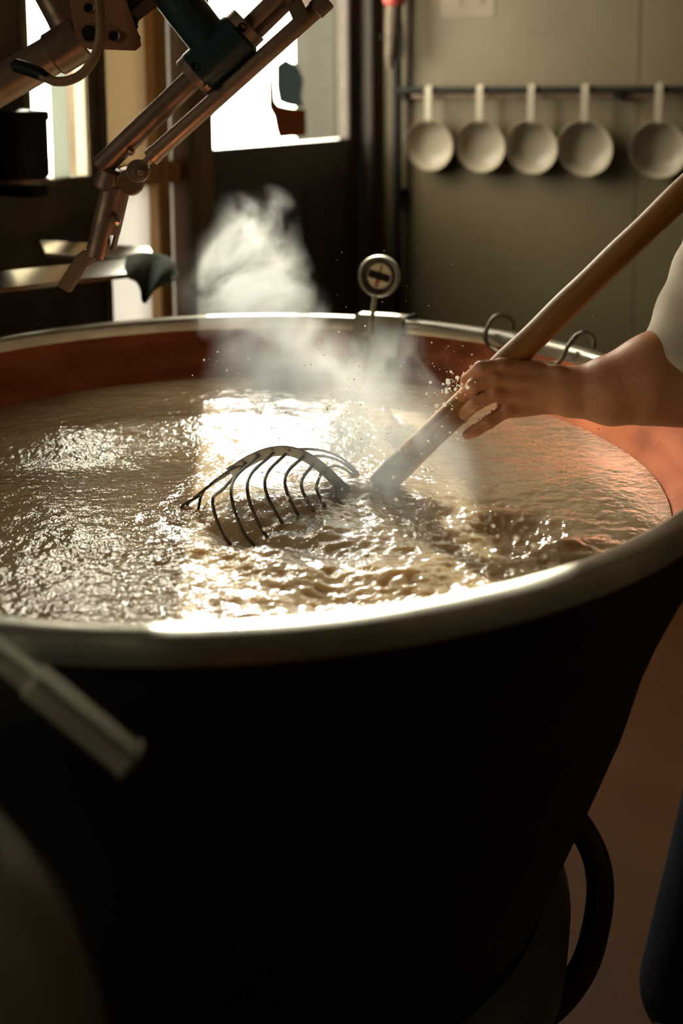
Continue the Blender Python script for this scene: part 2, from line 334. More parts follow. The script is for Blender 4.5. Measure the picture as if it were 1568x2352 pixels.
decal_poly('pale_figure', [(634, 150), (655, 135), (682, 150), (697, 182), (692, 222), (698, 246), (664, 243), (640, 234), (634, 200)], M['pale_print'], sticker)
for row, (y0, y1, x0, x1) in enumerate([(263, 276, 632, 682), (289, 303, 640, 696)]):
    x = x0
    while x < x1 - 6:
        wl = random.choice([5, 6, 7, 8]); yy = (x - x0) * -0.06
        decal_poly('letter', [(x, y0 + yy), (x + wl, y0 + yy), (x + wl - 1, y1 + yy), (x + 1, y1 + yy)], M['dark_print'], sticker, off=-0.0528); x += wl + 2.5

# sidelight beside the door
w2 = struct(empty('window_2', V(LW(1.23, 0, -0.06)))); w2['label'] = 'tall frosted sidelight beside the door with honey coloured wood bars'
lpart('window_frame', 1.375, 1.405, 0, 2.40, -0.12, 0.010, M['plaster_dark'], w2); lpart('window_frame', 1.06, 1.405, 2.10, 2.40, -0.12, 0.01, M['frame_wood'], w2)
lpart('mullion', 1.108, 1.158, 0, 2.36, -0.09, -0.02, M['gold_wood'], w2)
lpart('crossbar', 1.06, 1.108, 1.36, 1.415, -0.09, -0.02, M['gold_wood'], w2); lpart('crossbar', 1.158, 1.375, 1.36, 1.415, -0.09, -0.02, M['gold_wood'], w2)
lpart('crossbar', 1.06, 1.108, 0.0, 0.25, -0.09, -0.02, M['gold_wood'], w2); lpart('crossbar', 1.158, 1.375, 0.0, 0.25, -0.09, -0.02, M['gold_wood'], w2)
lpart('pane', 1.158, 1.375, 1.415, 1.86, -0.058, -0.053, M['frost_upper'], w2, 0); lpart('crossbar', 1.158, 1.375, 1.86, 1.89, -0.09, -0.02, M['gold_wood'], w2); lpart('pane', 1.158, 1.375, 1.89, 2.36, -0.058, -0.053, M['glass'], w2, 0); lpart('pane', 1.158, 1.375, 0.25, 1.36, -0.058, -0.053, M['frost_lower'], w2, 0)  # clear top pane, out of view, added to put glints on the milk
lpart('pane', 1.06, 1.108, 1.415, 2.36, -0.058, -0.053, M['frost_lower'], w2, 0); lpart('pane', 1.06, 1.108, 0.25, 1.36, -0.058, -0.053, M['frost_lower'], w2, 0)

# narrow window with a film strip
w1 = struct(empty('window_1', V(LW(1.53, 1.4, -0.06)))); w1['label'] = 'narrow bright window with a grey film strip down its middle'
lpart('window_frame', 1.430, 1.447, 1.395, 2.5, -0.03, 0.008, M['pale_frame'], w1); lpart('window_frame', 1.615, 1.635, 1.395, 2.5, -0.03, 0.008, M['pale_frame'], w1)
lpart('window_frame', 1.447, 1.615, 2.48, 2.5, -0.03, 0.008, M['pale_frame'], w1); lpart('window_sill', 1.43, 1.635, 1.385, 1.403, -0.04, 0.012, M['plaster_dark'], w1)
lpart('pane', 1.447, 1.615, 1.403, 2.48, -0.014, -0.011, M['glass'], w1, 0); lpart('film_strip', 1.494, 1.545, 1.403, 2.48, -0.008, -0.006, M['frost_strip'], w1, 0)
w3 = struct(empty('fill_window', V(LW(3.8, 1.45, -0.06)))); w3['label'] = 'unseen small two pane window added for fill light further along the dark wall'  # out of view, added to brighten the machine and the foreground
for a, b in ((3.45, 3.49), (4.11, 4.15), (3.785, 3.815)): lpart('window_frame', a, b, 1.45, 2.15, -0.10, 0.01, M['pale_frame'], w3)
lpart('window_frame', 3.49, 4.11, 2.11, 2.15, -0.10, 0.01, M['pale_frame'], w3); lpart('window_sill', 3.45, 4.15, 1.43, 1.47, -0.12, 0.03, M['pale_frame'], w3)
lpart('pane', 3.49, 3.785, 1.47, 2.11, -0.052, -0.048, M['glass'], w3, 0); lpart('pane', 3.815, 4.11, 1.47, 2.11, -0.052, -0.048, M['glass'], w3, 0)

def portal(t0, t1, z0, z1):
    l = bpy.data.lights.new('daylight_portal', 'AREA'); l.shape = 'RECTANGLE'; l.size = t1 - t0; l.size_y = z1 - z0; l.cycles.is_portal = True
    o = bpy.data.objects.new('daylight_portal', l); COL.objects.link(o)
    n = Wd; x = U; zz = np.array([0, 0, 1.0]); y = np.cross(-n, x)
    p = LW((t0 + t1) / 2, (z0 + z1) / 2, -THK - 0.01)
    o.matrix_world = Matrix(((x[0], y[0], -n[0], p[0]), (x[1], y[1], -n[1], p[1]), (x[2], y[2], -n[2], p[2]), (0, 0, 0, 1)))
for h in holes: portal(*h)

# outside: yard and shed
mb = MB(); box(mb, (0, 8, -0.20), (60, 44, 0.1)); struct(mb.build('yard_ground', M['ground'], smooth=False))
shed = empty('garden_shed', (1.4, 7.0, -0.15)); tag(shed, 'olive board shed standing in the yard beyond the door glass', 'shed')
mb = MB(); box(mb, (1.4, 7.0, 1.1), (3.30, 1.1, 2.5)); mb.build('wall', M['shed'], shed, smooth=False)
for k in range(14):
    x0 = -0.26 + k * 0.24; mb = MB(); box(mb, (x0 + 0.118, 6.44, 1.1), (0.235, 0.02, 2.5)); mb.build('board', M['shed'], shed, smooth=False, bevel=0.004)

# ================================================================== PANEL WALL: pipe, rail, ladles, paper, brush
pp = empty('corner_pipe', V(RW(0.098, 0, 0.06))); tag(pp, 'dark vertical pipe running up the corner between door and panel wall', 'pipe')
mb = MB(); cyl(mb, RW(0.098, 0.0, 0.055), RW(0.098, ROOM_H, 0.055), 0.016); mb.build('pipe', M['black'], pp)
for z in (0.4, 1.25, 1.59, 2.3):
    mb = MB(); rbox(mb, 0.078, 0.118, z - 0.015, z + 0.015, 0.012, 0.055); mb.build('clamp', M['black'], pp, smooth=False, bevel=0.003)
mb = MB(); lathe(mb, [(0.0, 0), (0.012, 0.002), (0.016, 0.01), (0.012, 0.019), (0, 0.021)], 16, RW(0.062, 1.765, 0.06), axes_from(-Wd)); cyl(mb, RW(0.098, 1.765, 0.055), RW(0.062, 1.765, 0.06), 0.006, n=10); mb.build('valve_knob', M['black'], pp)
rl = empty('ladle_rail', V(RW(0.5, 1.58, 0.05))); tag(rl, 'dark horizontal rail carrying the white ladles', 'rail')
mb = MB(); cyl(mb, RW(0.108, 1.592, 0.06), RW(1.9, 1.588, 0.06), 0.011, n=16); mb.build('rail_bar', M['black'], rl)
mb = MB(); cyl(mb, RW(0.108, 1.572, 0.035), RW(1.9, 1.568, 0.035), 0.006, n=12); mb.build('lower_rod', M['bronze_dark'], rl)
for s_ in (0.12, 0.84, 1.6):
    mb = MB(); rbox(mb, s_ - 0.012, s_ + 0.012, 1.56, 1.60, 0.012, 0.06); mb.build('bracket', M['black'], rl, smooth=False, bevel=0.003)

def ladle(name, s_, label, tilt=0.0, rr=0.079):
    e = empty(name, V(RW(s_, 1.40, 0.045))); tag(e, label, 'ladle', 'white ladles hanging on the rail')
    c = RW(s_, 1.592 - 0.19 - rr * 0.0, 0.035); ax = np.array([Wd, [0, 0, 1.0], -U]); R0 = rr
    prof = [(0.0005, 0.006), (R0 * 0.35, 0.006), (R0 * 0.62, 0.009), (R0 * 0.82, 0.020), (R0 * 0.94, 0.040), (R0 * 1.0, 0.052), (R0 * 0.985, 0.054), (R0 * 0.92, 0.043), (R0 * 0.80, 0.025), (R0 * 0.60, 0.0135), (R0 * 0.33, 0.0105), (0.0005, 0.0105)]
    # tilt the dish so that it opens slightly downward
    a = math.radians(6); ax2 = np.array([ax[0], ax[1] * math.cos(a) + ax[2] * math.sin(a), ax[2] * math.cos(a) - ax[1] * math.sin(a)])
    cc = RW(s_, 1.592 - 0.172, 0.02)
    mb = MB(); lathe(mb, prof, 40, cc, ax2); mb.build('bowl', M['white_plastic'], e)
    topp = cc + ax2[1] * (R0 * 0.97) + ax2[2] * 0.05
    pth = smooth_path([topp - ax2[1] * 0.006, topp + np.array([0, 0, 0.04]), RW(s_, 1.575, 0.078), RW(s_, 1.598, 0.076), RW(s_, 1.609, 0.062), RW(s_, 1.600, 0.046)], 30)
    P, T, N1, N2 = frame(pth); mb = MB(); v = []; f = []
    hw, ht = 0.0115, 0.0022
    for i in range(len(P)):
        side = Wd; nn = np.cross(T[i], side); nn /= np.linalg.norm(nn)
        for (a_, b_) in ((-1, -1), (1, -1), (1, 1), (-1, 1)): v.append(P[i] + side * hw * a_ + nn * ht * b_)
    for i in range(len(P) - 1):
        for k in range(4): f.append((i * 4 + k, i * 4 + (k + 1) % 4, i * 4 + 4 + (k + 1) % 4, i * 4 + 4 + k))
    f += [(3, 2, 1, 0), tuple(len(v) - 4 + k for k in range(4))]
    mb.add(v, f); mb.build('handle', M['white_plastic'], e, bevel=0.0008, seg=1)
    return e
for i, (s_, lb, rr) in enumerate([(0.224, 'white plastic ladle hanging closest to the corner pipe', 0.085), (0.404, 'white plastic ladle hanging second from the corner pipe', 0.085), (0.576, 'white plastic ladle hanging third from the corner pipe', 0.085),
                 (0.747, 'white plastic ladle hanging fourth from the corner pipe beside a wide gap', 0.087), (0.969, 'white plastic ladle hanging apart from the other four past the gap', 0.086)]):
    ladle('ladle', s_, lb, rr=rr)

mb = MB(); rbox(mb, 0.235, 0.425, 1.825, 2.10, 0.0125, 0.0145); pa = mb.build('notice_sheet', M['paper'], smooth=False); 
nt = empty('wall_notice', V(RW(0.33, 1.825, 0.013))); tag(nt, 'pale paper notice fixed to the wall above the ladles', 'notice')
pa.parent = nt; pa.matrix_parent_inverse = Matrix.Translation(-nt.location); pa.name = 'sheet'
mb = MB(); rbox(mb, 0.30, 0.32, 1.86, 2.05, 0.0145, 0.0150); rbox(mb, 0.375, 0.395, 1.86, 2.05, 0.0145, 0.0150); mb.build('printed_column', M['panel'], nt, smooth=False)

br = empty('hanging_brush', V(RW(0.115, 1.70, 0.125))); tag(br, 'dark wooden brush with red band hanging from the corner pipe', 'brush')
mb = MB(); tube(mb, [RW(0.110, 1.66, 0.125), RW(0.110, 1.70, 0.125), RW(0.118, 1.75, 0.125), RW(0.122, 1.82, 0.125), RW(0.125, 1.865, 0.125)], [0.010, 0.017, 0.024, 0.027, 0.026], 14); mb.build('body', M['bench_wood'], br)
mb = MB(); lathe(mb, [(0.026, 0), (0.036, 0.01), (0.038, 0.06), (0.028, 0.075)], 20, RW(0.125, 1.862, 0.125), None, True); mb.build('red_band', M['red_paint'], br)
mb = MB(); tube(mb, smooth_path([RW(0.125, 1.93, 0.125), RW(0.125, 1.98, 0.125), RW(0.115, 2.01, 0.085), RW(0.100, 2.0, 0.055)], 20), 0.006, 8); mb.build('hook', M['black'], br)
mb = MB(); tube(mb, [RW(0.152, 1.70, 0.125), RW(0.148, 1.80, 0.125), RW(0.138, 1.87, 0.125)], [0.006, 0.007, 0.006], 10); mb.build('strap', M['black'], br)

# ================================================================== VAT
VC = np.array([-0.1647, 1.663, 0.0]); RIM_Z, LIQ_Z = 1.125, 1.010
vat = empty('copper_vat', (VC[0], VC[1], 0)); tag(vat, 'huge round copper lined cheese vat with a dark outer jacket and steel rim', 'vat')
def vpart(name, prof, m, n=160, close=False, par=vat):
    mb = MB(); lathe(mb, prof, n, VC * 0, None, close)
    o = mb.build(name, m, None); o.location = (0, 0, 0); o.parent = par; return o
jk = [(0.712, 1.098), (0.706, 1.06), (0.692, 1.02), (0.676, 0.985), (0.655, 0.938), (0.634, 0.89), (0.612, 0.83), (0.588, 0.74), (0.556, 0.65), (0.520, 0.552), (0.487, 0.46), (0.460, 0.40), (0.43, 0.345), (0.40, 0.315), (0.3, 0.29), (0.02, 0.285)]
vpart('jacket', jk, M['dark_iron'])
lin = [(0.694, 1.120), (0.690, 1.10), (0.664, 1.05), (0.640, 1.012), (0.625, 0.985), (0.60, 0.92), (0.58, 0.86), (0.55, 0.78), (0.02, 0.76)]
vpart('copper_liner', lin, M['copper'])
rimp = [(0.690, 1.100), (0.6895, 1.117), (0.6915, 1.123), (0.697, 1.1265), (0.714, 1.1265), (0.7205, 1.123), (0.722, 1.117), (0.722, 1.097), (0.716, 1.0935), (0.706, 1.0935)]
vpart('rim', rimp, M['steel'])
vpart('base_flange', [(0.458, 0.415), (0.478, 0.425), (0.500, 0.405), (0.512, 0.37), (0.508, 0.30), (0.49, 0.24), (0.46, 0.21), (0.42, 0.20)], M['grey_ring'])
vpart('pedestal', [(0.44, 0.22), (0.43, 0.06), (0.45, 0.03), (0.45, 0.0)], M['dark_iron'])

# thermometer clip plate and thermometer on the far rim
def on_rim(px, r_off=0.0, z=RIM_Z):           # far rim point seen in that pixel column
    best = None
    for a in np.linspace(0, PI, 721):
        p = VC + np.array([(0.707 + r_off) * math.cos(a), (0.707 + r_off) * math.sin(a), z])
        d = p - np.array([0, 0, CAM_H]); x = d @ RT / (d @ FW) * F_PX + CXP
        if best is None or abs(x - px) < best[0]: best = (abs(x - px), p, a)
    return best[1], best[2]
pc, ang = on_rim(876)
rad = np.array([math.cos(ang), math.sin(ang), 0]); tan = np.array([-math.sin(ang), math.cos(ang), 0])   # tan points to the left of picture
bk = empty('thermometer_bracket', V(pc)); tag(bk, 'grey sheet steel bracket hooked over the far rim of the vat', 'bracket')
slope = np.array([0, 0, -1.0]) * 0.115 - rad * 0.052; sl = slope / np.linalg.norm(slope); nin = np.cross(sl, tan); nin /= np.linalg.norm(nin)
if nin @ rad > 0: nin = -nin
mb = MB(); ptop = pc - rad * 0.021 + np.array([0, 0, 0.006]); axp = np.array([tan, -sl, nin])
box(mb, ptop + sl * 0.06 + nin * 0.004, (0.104, 0.128, 0.003), axp); mb.build('plate', M['steel_dull'], bk, smooth=False, bevel=0.001)
mb = MB(); box(mb, pc + np.array([0, 0, 0.0045]), (0.104, 0.052, 0.004), np.array([tan, rad, [0, 0, 1]])); mb.build('hook_top', M['steel_dull'], bk, smooth=False, bevel=0.001)
mb = MB(); box(mb, pc + rad * 0.024 - np.array([0, 0, 0.010]), (0.104, 0.003, 0.03), np.array([tan, rad, [0, 0, 1]])); mb.build('hook_back', M['steel_dull'], bk, smooth=False, bevel=0.001)
mb = MB(); cyl(mb, pc - tan * 0.055 + np.array([0, 0, 0.004]), pc - tan * 0.075 + np.array([0, 0, 0.012]) - rad * 0.0, 0.005, n=10, bev=0.001); mb.build('screw', M['black'], bk)
Yt = pc[1] - 0.030
def T_(px, py, dy=0.0): return atY(px, py, Yt + dy)
th = empty('dial_thermometer', V(T_(828, 880))); tag(th, 'round dial thermometer with a white face clipped to the far rim', 'thermometer')
mb = MB(); cyl(mb, T_(828, 876, -0.05), T_(846, 782, -0.022), 0.0055, n=14); mb.build('probe', M['steel_dull'], th)
mb = MB(); cyl(mb, T_(847, 785, -0.020), T_(861, 680, 0.0), 0.0052, n=14); mb.build('stem', M['steel_dull'], th)
mb = MB(); box(mb, T_(849, 772, -0.020), (0.030, 0.014, 0.012)); mb.build('clip', M['steel_dull'], th, smooth=False, bevel=0.002)
dc = T_(871, 634); dn = np.array([-0.30, -0.93, 0.10]); dn /= np.linalg.norm(dn); dax = axes_from(dn); rD = 0.0425
roll = math.radians(-14); dax = np.array([dax[0] * math.cos(roll) + dax[1] * math.sin(roll), -dax[0] * math.sin(roll) + dax[1] * math.cos(roll), dax[2]])
mb = MB(); lathe(mb, [(0.001, -0.014), (rD * 0.9, -0.014), (rD, -0.008), (rD, 0.008), (rD * 0.97, 0.011), (rD * 0.88, 0.011), (rD * 0.86, 0.003)], 48, dc, dax); mb.build('bezel', M['steel'], th)
mb = MB(); lathe(mb, [(rD * 0.86, 0.003), (rD * 0.60, 0.001)], 48, dc, dax); mb.build('scale_ring', M['dial_glass'], th)
mb = MB(); lathe(mb, [(rD * 0.60, 0.0012), (0.0005, 0.0012)], 40, dc, dax); mb.build('dial_face', M['dial_face'], th)
mb = MB(); box(mb, dc + dax[2] * 0.0022, (rD * 1.10, rD * 0.36, 0.001), dax); mb.build('black_band', M['black'], th, smooth=False)
for s_ in (-1, 1):
    mb = MB(); box(mb, dc + dax[2] * 0.0020 + dax[1] * s_ * rD * 0.36, (rD * (0.10 if s_ > 0 else 0.18), rD * 0.36, 0.0008), dax); mb.build('red_mark', M['red_paint'], th, smooth=False)

# wire hook handle on the rim (two loops joined by a wire inside the vat)
pa_, aa = on_rim(1150); pb_, ab = on_rim(1335)
def rimframe(a): return np.array([math.cos(a), math.sin(a), 0]), np.array([-math.sin(a), math.cos(a), 0])
ra, ta = rimframe(aa); rb, tb = rimframe(ab); zz = np.array([0, 0, 1.0])
pth = smooth_path([pa_ + ra * 0.012 - ta * 0.016 + zz * 0.006, pa_ + ra * 0.010 - ta * 0.016 + zz * 0.022, pa_ - ta * 0.004 + zz * 0.033, pa_ - ra * 0.012 + ta * 0.012 + zz * 0.028, pa_ - ra * 0.026 + ta * 0.018 + zz * 0.006, pa_ - ra * 0.034 + ta * 0.014 - zz * 0.014, pa_ - ra * 0.040 - ta * 0.01 - zz * 0.026,
                   (pa_ + pb_) / 2 - (ra + rb) / 2 * 0.060 - zz * 0.034, pb_ - rb * 0.042 + tb * 0.030 - zz * 0.028, pb_ - rb * 0.036 + tb * 0.016 - zz * 0.018, pb_ - rb * 0.026 + tb * 0.010 + zz * 0.006, pb_ - rb * 0.01 + tb * 0.004 + zz * 0.026, pb_ - tb * 0.010 + zz * 0.032, pb_ + rb * 0.010 - tb * 0.018 + zz * 0.022, pb_ + rb * 0.012 - tb * 0.018 + zz * 0.005], 110)
wh = empty('wire_hook', V((pa_ + pb_) / 2)); tag(wh, 'bent dark wire handle looped twice over the rim beside the wooden pole', 'hook')
mb = MB(); tube(mb, pth, 0.0042, 10); mb.build('wire', M['wire'], wh)

# ================================================================== MILK
def vnoise(x, y, seed, per=64):
    r_ = np.random.default_rng(seed).random((per, per)); xi = np.floor(x).astype(int); yi = np.floor(y).astype(int); fx = x - xi; fy = y - yi
    fx = fx * fx * fx * (fx * (fx * 6 - 15) + 10); fy = fy * fy * fy * (fy * (fy * 6 - 15) + 10)
    a = r_[xi % per, yi % per]; b = r_[(xi + 1) % per, yi % per]; c = r_[xi % per, (yi + 1) % per]; d = r_[(xi + 1) % per, (yi + 1) % per]
    return (a + (b - a) * fx) * (1 - fy) + (c + (d - c) * fx) * fy - 0.5
def fbm(x, y, s, seed, o=3, ridge=False):
    t = np.zeros_like(x); a = 1.0
    for k in range(o):
        v = vnoise(x * s + 17.3 * k, y * s + 9.1 * k, seed + k)
        t += a * ((0.25 - np.abs(v)) * 2 if ridge else v); s *= 2.03; a *= 0.5
    return t
n_r, n_a = 300, 720
rr = np.sqrt(np.linspace(0.0, 1.0, n_r)) ** 1.0 * 0.637; rr[0] = 1e-4
aa_ = np.linspace(0, 2 * PI, n_a, endpoint=False)
GX, GY = rr[:, None] * np.cos(aa_)[None, :] + VC[0], rr[:, None] * np.sin(aa_)[None, :] + VC[1]
def gpx(px, py, sx, sy, rot=0.0):
    p = atZ(px, py, LIQ_Z); dx, dy = GX - p[0], GY - p[1]; c, s = math.cos(rot), math.sin(rot)
    return np.exp(-((c * dx + s * dy) / sx) ** 2 - ((-s * dx + c * dy) / sy) ** 2)
churn = np.clip(gpx(700, 1280, 0.20, 0.17) * 1.0 + gpx(1000, 1280, 0.16, 0.16) + gpx(820, 1180, 0.16, 0.10) + 0.5 * gpx(1150, 1250, 0.12, 0.12), 0, 1)
wx = GX + 0.03 * fbm(GX, GY, 6, 50); wy = GY + 0.03 * fbm(GX, GY, 6, 60)
Hh = 0.010 * fbm(GX, GY, 3.2, 1, 2) + 0.0035 * fbm(wx, wy, 22, 5, 3) * (0.5 + 0.8 * churn)
Hh += 0.0022 * fbm(GX * 0.8, GY * 1.4, 60, 8, 2) * (0.55 + churn)
Hh += churn * (0.011 * fbm(wx, wy, 8, 11, 3) + 0.005 * fbm(wx, wy, 13, 31, 2, True) - 0.003 + 0.0026 * fbm(wx, wy, 60, 15, 2, True))
# swells: bright ridge far left, hollow in front of it, hollow by the whisk, crest on the right
Hh += 0.010 * gpx(300, 990, 0.30, 0.07, 0.25) - 0.016 * gpx(240, 1060, 0.17, 0.08, 0.2) + 0.006 * gpx(330, 1200, 0.2, 0.12)
Hh += -0.018 * gpx(600, 1235, 0.09, 0.025, -0.35) + 0.016 * gpx(640, 1165, 0.10, 0.05) + 0.014 * gpx(770, 1130, 0.05, 0.03) + 0.010 * gpx(640, 1290, 0.13, 0.03, -0.3)
Hh += -0.016 * gpx(1190, 1235, 0.055, 0.06) + 0.016 * gpx(1285, 1268, 0.05, 0.022, 0.5) + 0.012 * gpx(1080, 1180, 0.10, 0.025, -0.3) - 0.010 * gpx(1050, 1260, 0.05, 0.04)
Hh += 0.006 * gpx(880, 1330, 0.14, 0.03, 0.15) - 0.012 * gpx(760, 1370, 0.05, 0.04) + 0.016 * gpx(860, 1140, 0.06, 0.03)
edge = np.clip((0.637 - rr[:, None]) / 0.05, 0, 1); Hh *= 0.25 + 0.75 * edge
MZ = LIQ_Z + Hh
vv = np.stack([GX - VC[0], GY - VC[1], MZ], -1).reshape(-1, 3)
ii, kk = np.meshgrid(np.arange(n_r - 1), np.arange(n_a), indexing='ij'); k2 = (kk + 1) % n_a
qf = np.stack([ii * n_a + kk, ii * n_a + k2, (ii + 1) * n_a + k2, (ii + 1) * n_a + kk], -1).reshape(-1, 4)[:, ::-1]
me = bpy.data.meshes.new('milk'); me.vertices.add(len(vv)); me.vertices.foreach_set('co', vv.astype(np.float32).ravel())
me.loops.add(qf.size); me.loops.foreach_set('vertex_index', qf.ravel().astype(np.int32)); me.polygons.add(len(qf)); me.polygons.foreach_set('loop_start', np.arange(0, qf.size, 4, dtype=np.int32)); me.polygons.foreach_set('loop_total', np.full(len(qf), 4, np.int32)); me.update(calc_edges=True)
if me.polygons[1000].normal.z < 0: me.flip_normals()
milk = link('curdling_milk', me, M['milk']); milk.location = (VC[0], VC[1], 0)
tag(milk, 'creamy curdling milk churning and rippling inside the copper vat', 'milk', kind='stuff')
def milk_z(x, y):
    r_ = math.hypot(x - VC[0], y - VC[1]); a = math.atan2(y - VC[1], x - VC[0]) % (2 * PI)
    i = min(n_r - 1, max(0, int(round((r_ / 0.637) ** 2 * (n_r - 1))))); return float(MZ[i, int(round(a / (2 * PI) * n_a)) % n_a])
def atMilk(px, py):
    p = atZ(px, py, LIQ_Z)
    for _ in range(4): p = atZ(px, py, milk_z(p[0], p[1]))
    return p

# ================================================================== WHISK
YW = 1.60
wk = empty('curd_whisk', V(atY(640, 1160, YW))); tag(wk, 'large wire curd whisk on a long wooden pole half sunk in the milk', 'whisk')
h0, h1 = atY(905, 1082, YW), atY(1575, 436, YW - 0.04)
hd = (h1 - h0); hl = np.linalg.norm(hd); hd /= hl; h2 = h0 + hd * (hl + 0.22)
mb = MB(); pts = [h0 + hd * t for t in np.linspace(0, hl + 0.22, 60)]
tube(mb, [p + np.array([0.0003 * math.sin(i * 0.7), 0, 0.0003 * math.sin(i * 0.5)]) for i, p in enumerate(pts)], [0.0195 + 0.0003 * math.sin(i * 0.8) - 0.0003 * (i > 50) * (i - 50) for i in range(60)], 20); pole = mb.build('pole', M['wood'], wk)
# grain along the pole
Lk = M['wood'].node_tree; 
for n in Lk.nodes:
    if n.type == 'MAPPING':
        n.vector_type = 'TEXTURE'; q = Vector((0, 0, 1)).rotation_difference(Vector(tuple(hd))).to_euler(); n.inputs['Rotation'].default_value = q; n.inputs['Scale'].default_value = (0.2, 0.2, 5.0)
side = np.cross(hd, np.array([0, 1.0, 0])); side /= np.linalg.norm(side)
tip = atY(828, 1146, YW)
mb = MB(); v = []; f = []
secs = [(h0 + hd * 0.030, 0.0205, 0.0205), (h0 + hd * 0.004, 0.0208, 0.0208), (h0 - hd * 0.022, 0.019, 0.016), (tip + hd * 0.012, 0.008, 0.008), (tip - hd * 0.006, 0.004, 0.005)]
lathe_pts = []
for (p, a, b) in secs:
    for k in range(18): lathe_pts.append(p + side * a * math.cos(2 * PI * k / 18) + np.cross(hd, side) * b * math.sin(2 * PI * k / 18))
ff = [(i * 18 + k, i * 18 + (k + 1) % 18, (i + 1) * 18 + (k + 1) % 18, (i + 1) * 18 + k) for i in range(len(secs) - 1) for k in range(18)] + [tuple(range(17, -1, -1)), tuple((len(secs) - 1) * 18 + k for k in range(18))]
mb.add(lathe_pts, ff); mb.build('ferrule', M['ferrule'], wk)
# flat arch band from the ferrule over the top of the cage
band_px = [(830, 1150, 0.0), (805, 1135, -0.01), (778, 1112, -0.015), (745, 1080, -0.01), (705, 1051, 0.0), (662, 1036, 0.005), (618, 1039, 0.005), (578, 1055, 0.0), (545, 1075, -0.005), (528, 1086, -0.008)]
bp_ = smooth_path([atY(x, y, YW + d) for x, y, d in band_px], 60)
P, T, N1, N2 = frame(bp_); v = []; f = []
for i in range(len(P)):
    n_ = np.cross(T[i], np.array([0, 1.0, 0])); n_ /= np.linalg.norm(n_); wdir = np.array([0, 0.6, 0.0]) + n_ * 0.8; wdir /= np.linalg.norm(wdir); nn = np.cross(T[i], wdir)
    for a, b in ((-1, -1), (1, -1), (1, 1), (-1, 1)): v.append(P[i] + wdir * 0.0115 * a + nn * 0.0012 * b)
for i in range(len(P) - 1):
    for k in range(4): f.append((i * 4 + k, i * 4 + (k + 1) % 4, i * 4 + 4 + (k + 1) % 4, i * 4 + 4 + k))
f += [(3, 2, 1, 0), tuple(len(v) - 4 + k for k in range(4))]
mb = MB(); mb.add(v, f); mb.build('arch_band', M['ferrule'], wk, bevel=0.0004, seg=1)
for (x, y, d) in ((745, 1080, -0.022), (775, 1116, -0.024)):
    mb = MB(); lathe(mb, [(0.0055, 0), (0.0055, 0.003), (0.003, 0.005), (0.0003, 0.0055)], 12, atY(x, y, YW + d), axes_from((0, -1, 0.2))); mb.build('rivet', M['wire'], wk)
# cage wires: (top on band) -> bulge -> into the milk in front; thinner far half behind
wires = [((568, 1062), (515, 1120), (488, 1150), (510, 1225)), ((596, 1046), (541, 1096), (532, 1145), (557, 1219)), ((628, 1041), (576, 1090), (570, 1140), (598, 1211)), ((656, 1043), (615, 1085), (611, 1130), (648, 1201)),
         ((697, 1049), (660, 1085), (657, 1125), (688, 1188)), ((722, 1064), (697, 1096), (694, 1125), (726, 1184)), ((740, 1082), (729, 1108), (728, 1128), (746, 1163)), ((775, 1118), (769, 1130), (771, 1140), (778, 1152))]
for i, wp in enumerate(wires):
    e0 = atMilk(*wp[3]); p0 = atY(*wp[0], YW + 0.002); k = (p0[1] - e0[1])
    pth = smooth_path([p0, atY(*wp[1], p0[1] - 0.55 * k), atY(*wp[2], p0[1] - 0.88 * k), e0, e0 + np.array([0.018, 0.012, -0.03])], 36)
    mb = MB(); tube(mb, pth, 0.0024, 8); mb.build('wire', M['wire'], wk)
for (a, b, c, d) in [((545, 1076), (495, 1103), (455, 1140), (418, 1163)), ((528, 1086), (478, 1118), (462, 1140), (455, 1172)), ((560, 1066), (520, 1085), (465, 1128), (430, 1160))]:
    e0 = atMilk(*d); p0 = atY(*a, YW); pth = smooth_path([p0, atY(*b, YW - 0.02), atY(*c, (YW - 0.04 + e0[1]) / 2), e0, e0 + np.array([-0.005, 0, -0.02])], 30)
    mb = MB(); tube(mb, pth, 0.0021, 8); mb.build('wire', M['wire'], wk)
for (a, b, c, d) in [((662, 1034), (720, 1032), (775, 1047), (820, 1085)), ((705, 1049), (745, 1048), (785, 1062), (822, 1095)), ((745, 1078), (770, 1070), (795, 1080), (822, 1104))]:
    e0 = atMilk(*d); p0 = atY(*a, YW); pth = smooth_path([p0, atY(*b, YW + 0.05), atY(*c, YW + 0.08), atY(*d, YW + 0.09), atY(d[0] + 6, d[1] + 25, YW + 0.09)], 30)
    mb = MB(); tube(mb, pth, 0.0022, 8); mb.build('wire', M['wire'], wk)

# ================================================================== STIRRING MACHINE (upper left)
YM = 1.60
def A(px, py, dy=0.0): return atY(px, py, YM + dy)
PXM = 1.0 / 1.58 / 1000.0            # metres per pixel at that distance
ma = empty('stirring_machine', V(LW(2.55, 1.0, 0.0))); tag(ma, 'bronze and dark teal stirring arm machine hanging over the vat', 'machine')
def mcyl(name, p0, p1, rpx, m, n=28, bev=1.5, r1=None):
    mb = MB(); cyl(mb, p0, p1, rpx * PXM, None if r1 is None else r1 * PXM, n, bev * PXM); return mb.build(name, m, ma, angle=50)
b0, b1 = A(-30, 214, 0.01), A(178, 92, 0.02); bd = (b0 - b1) / np.linalg.norm(b0 - b1)
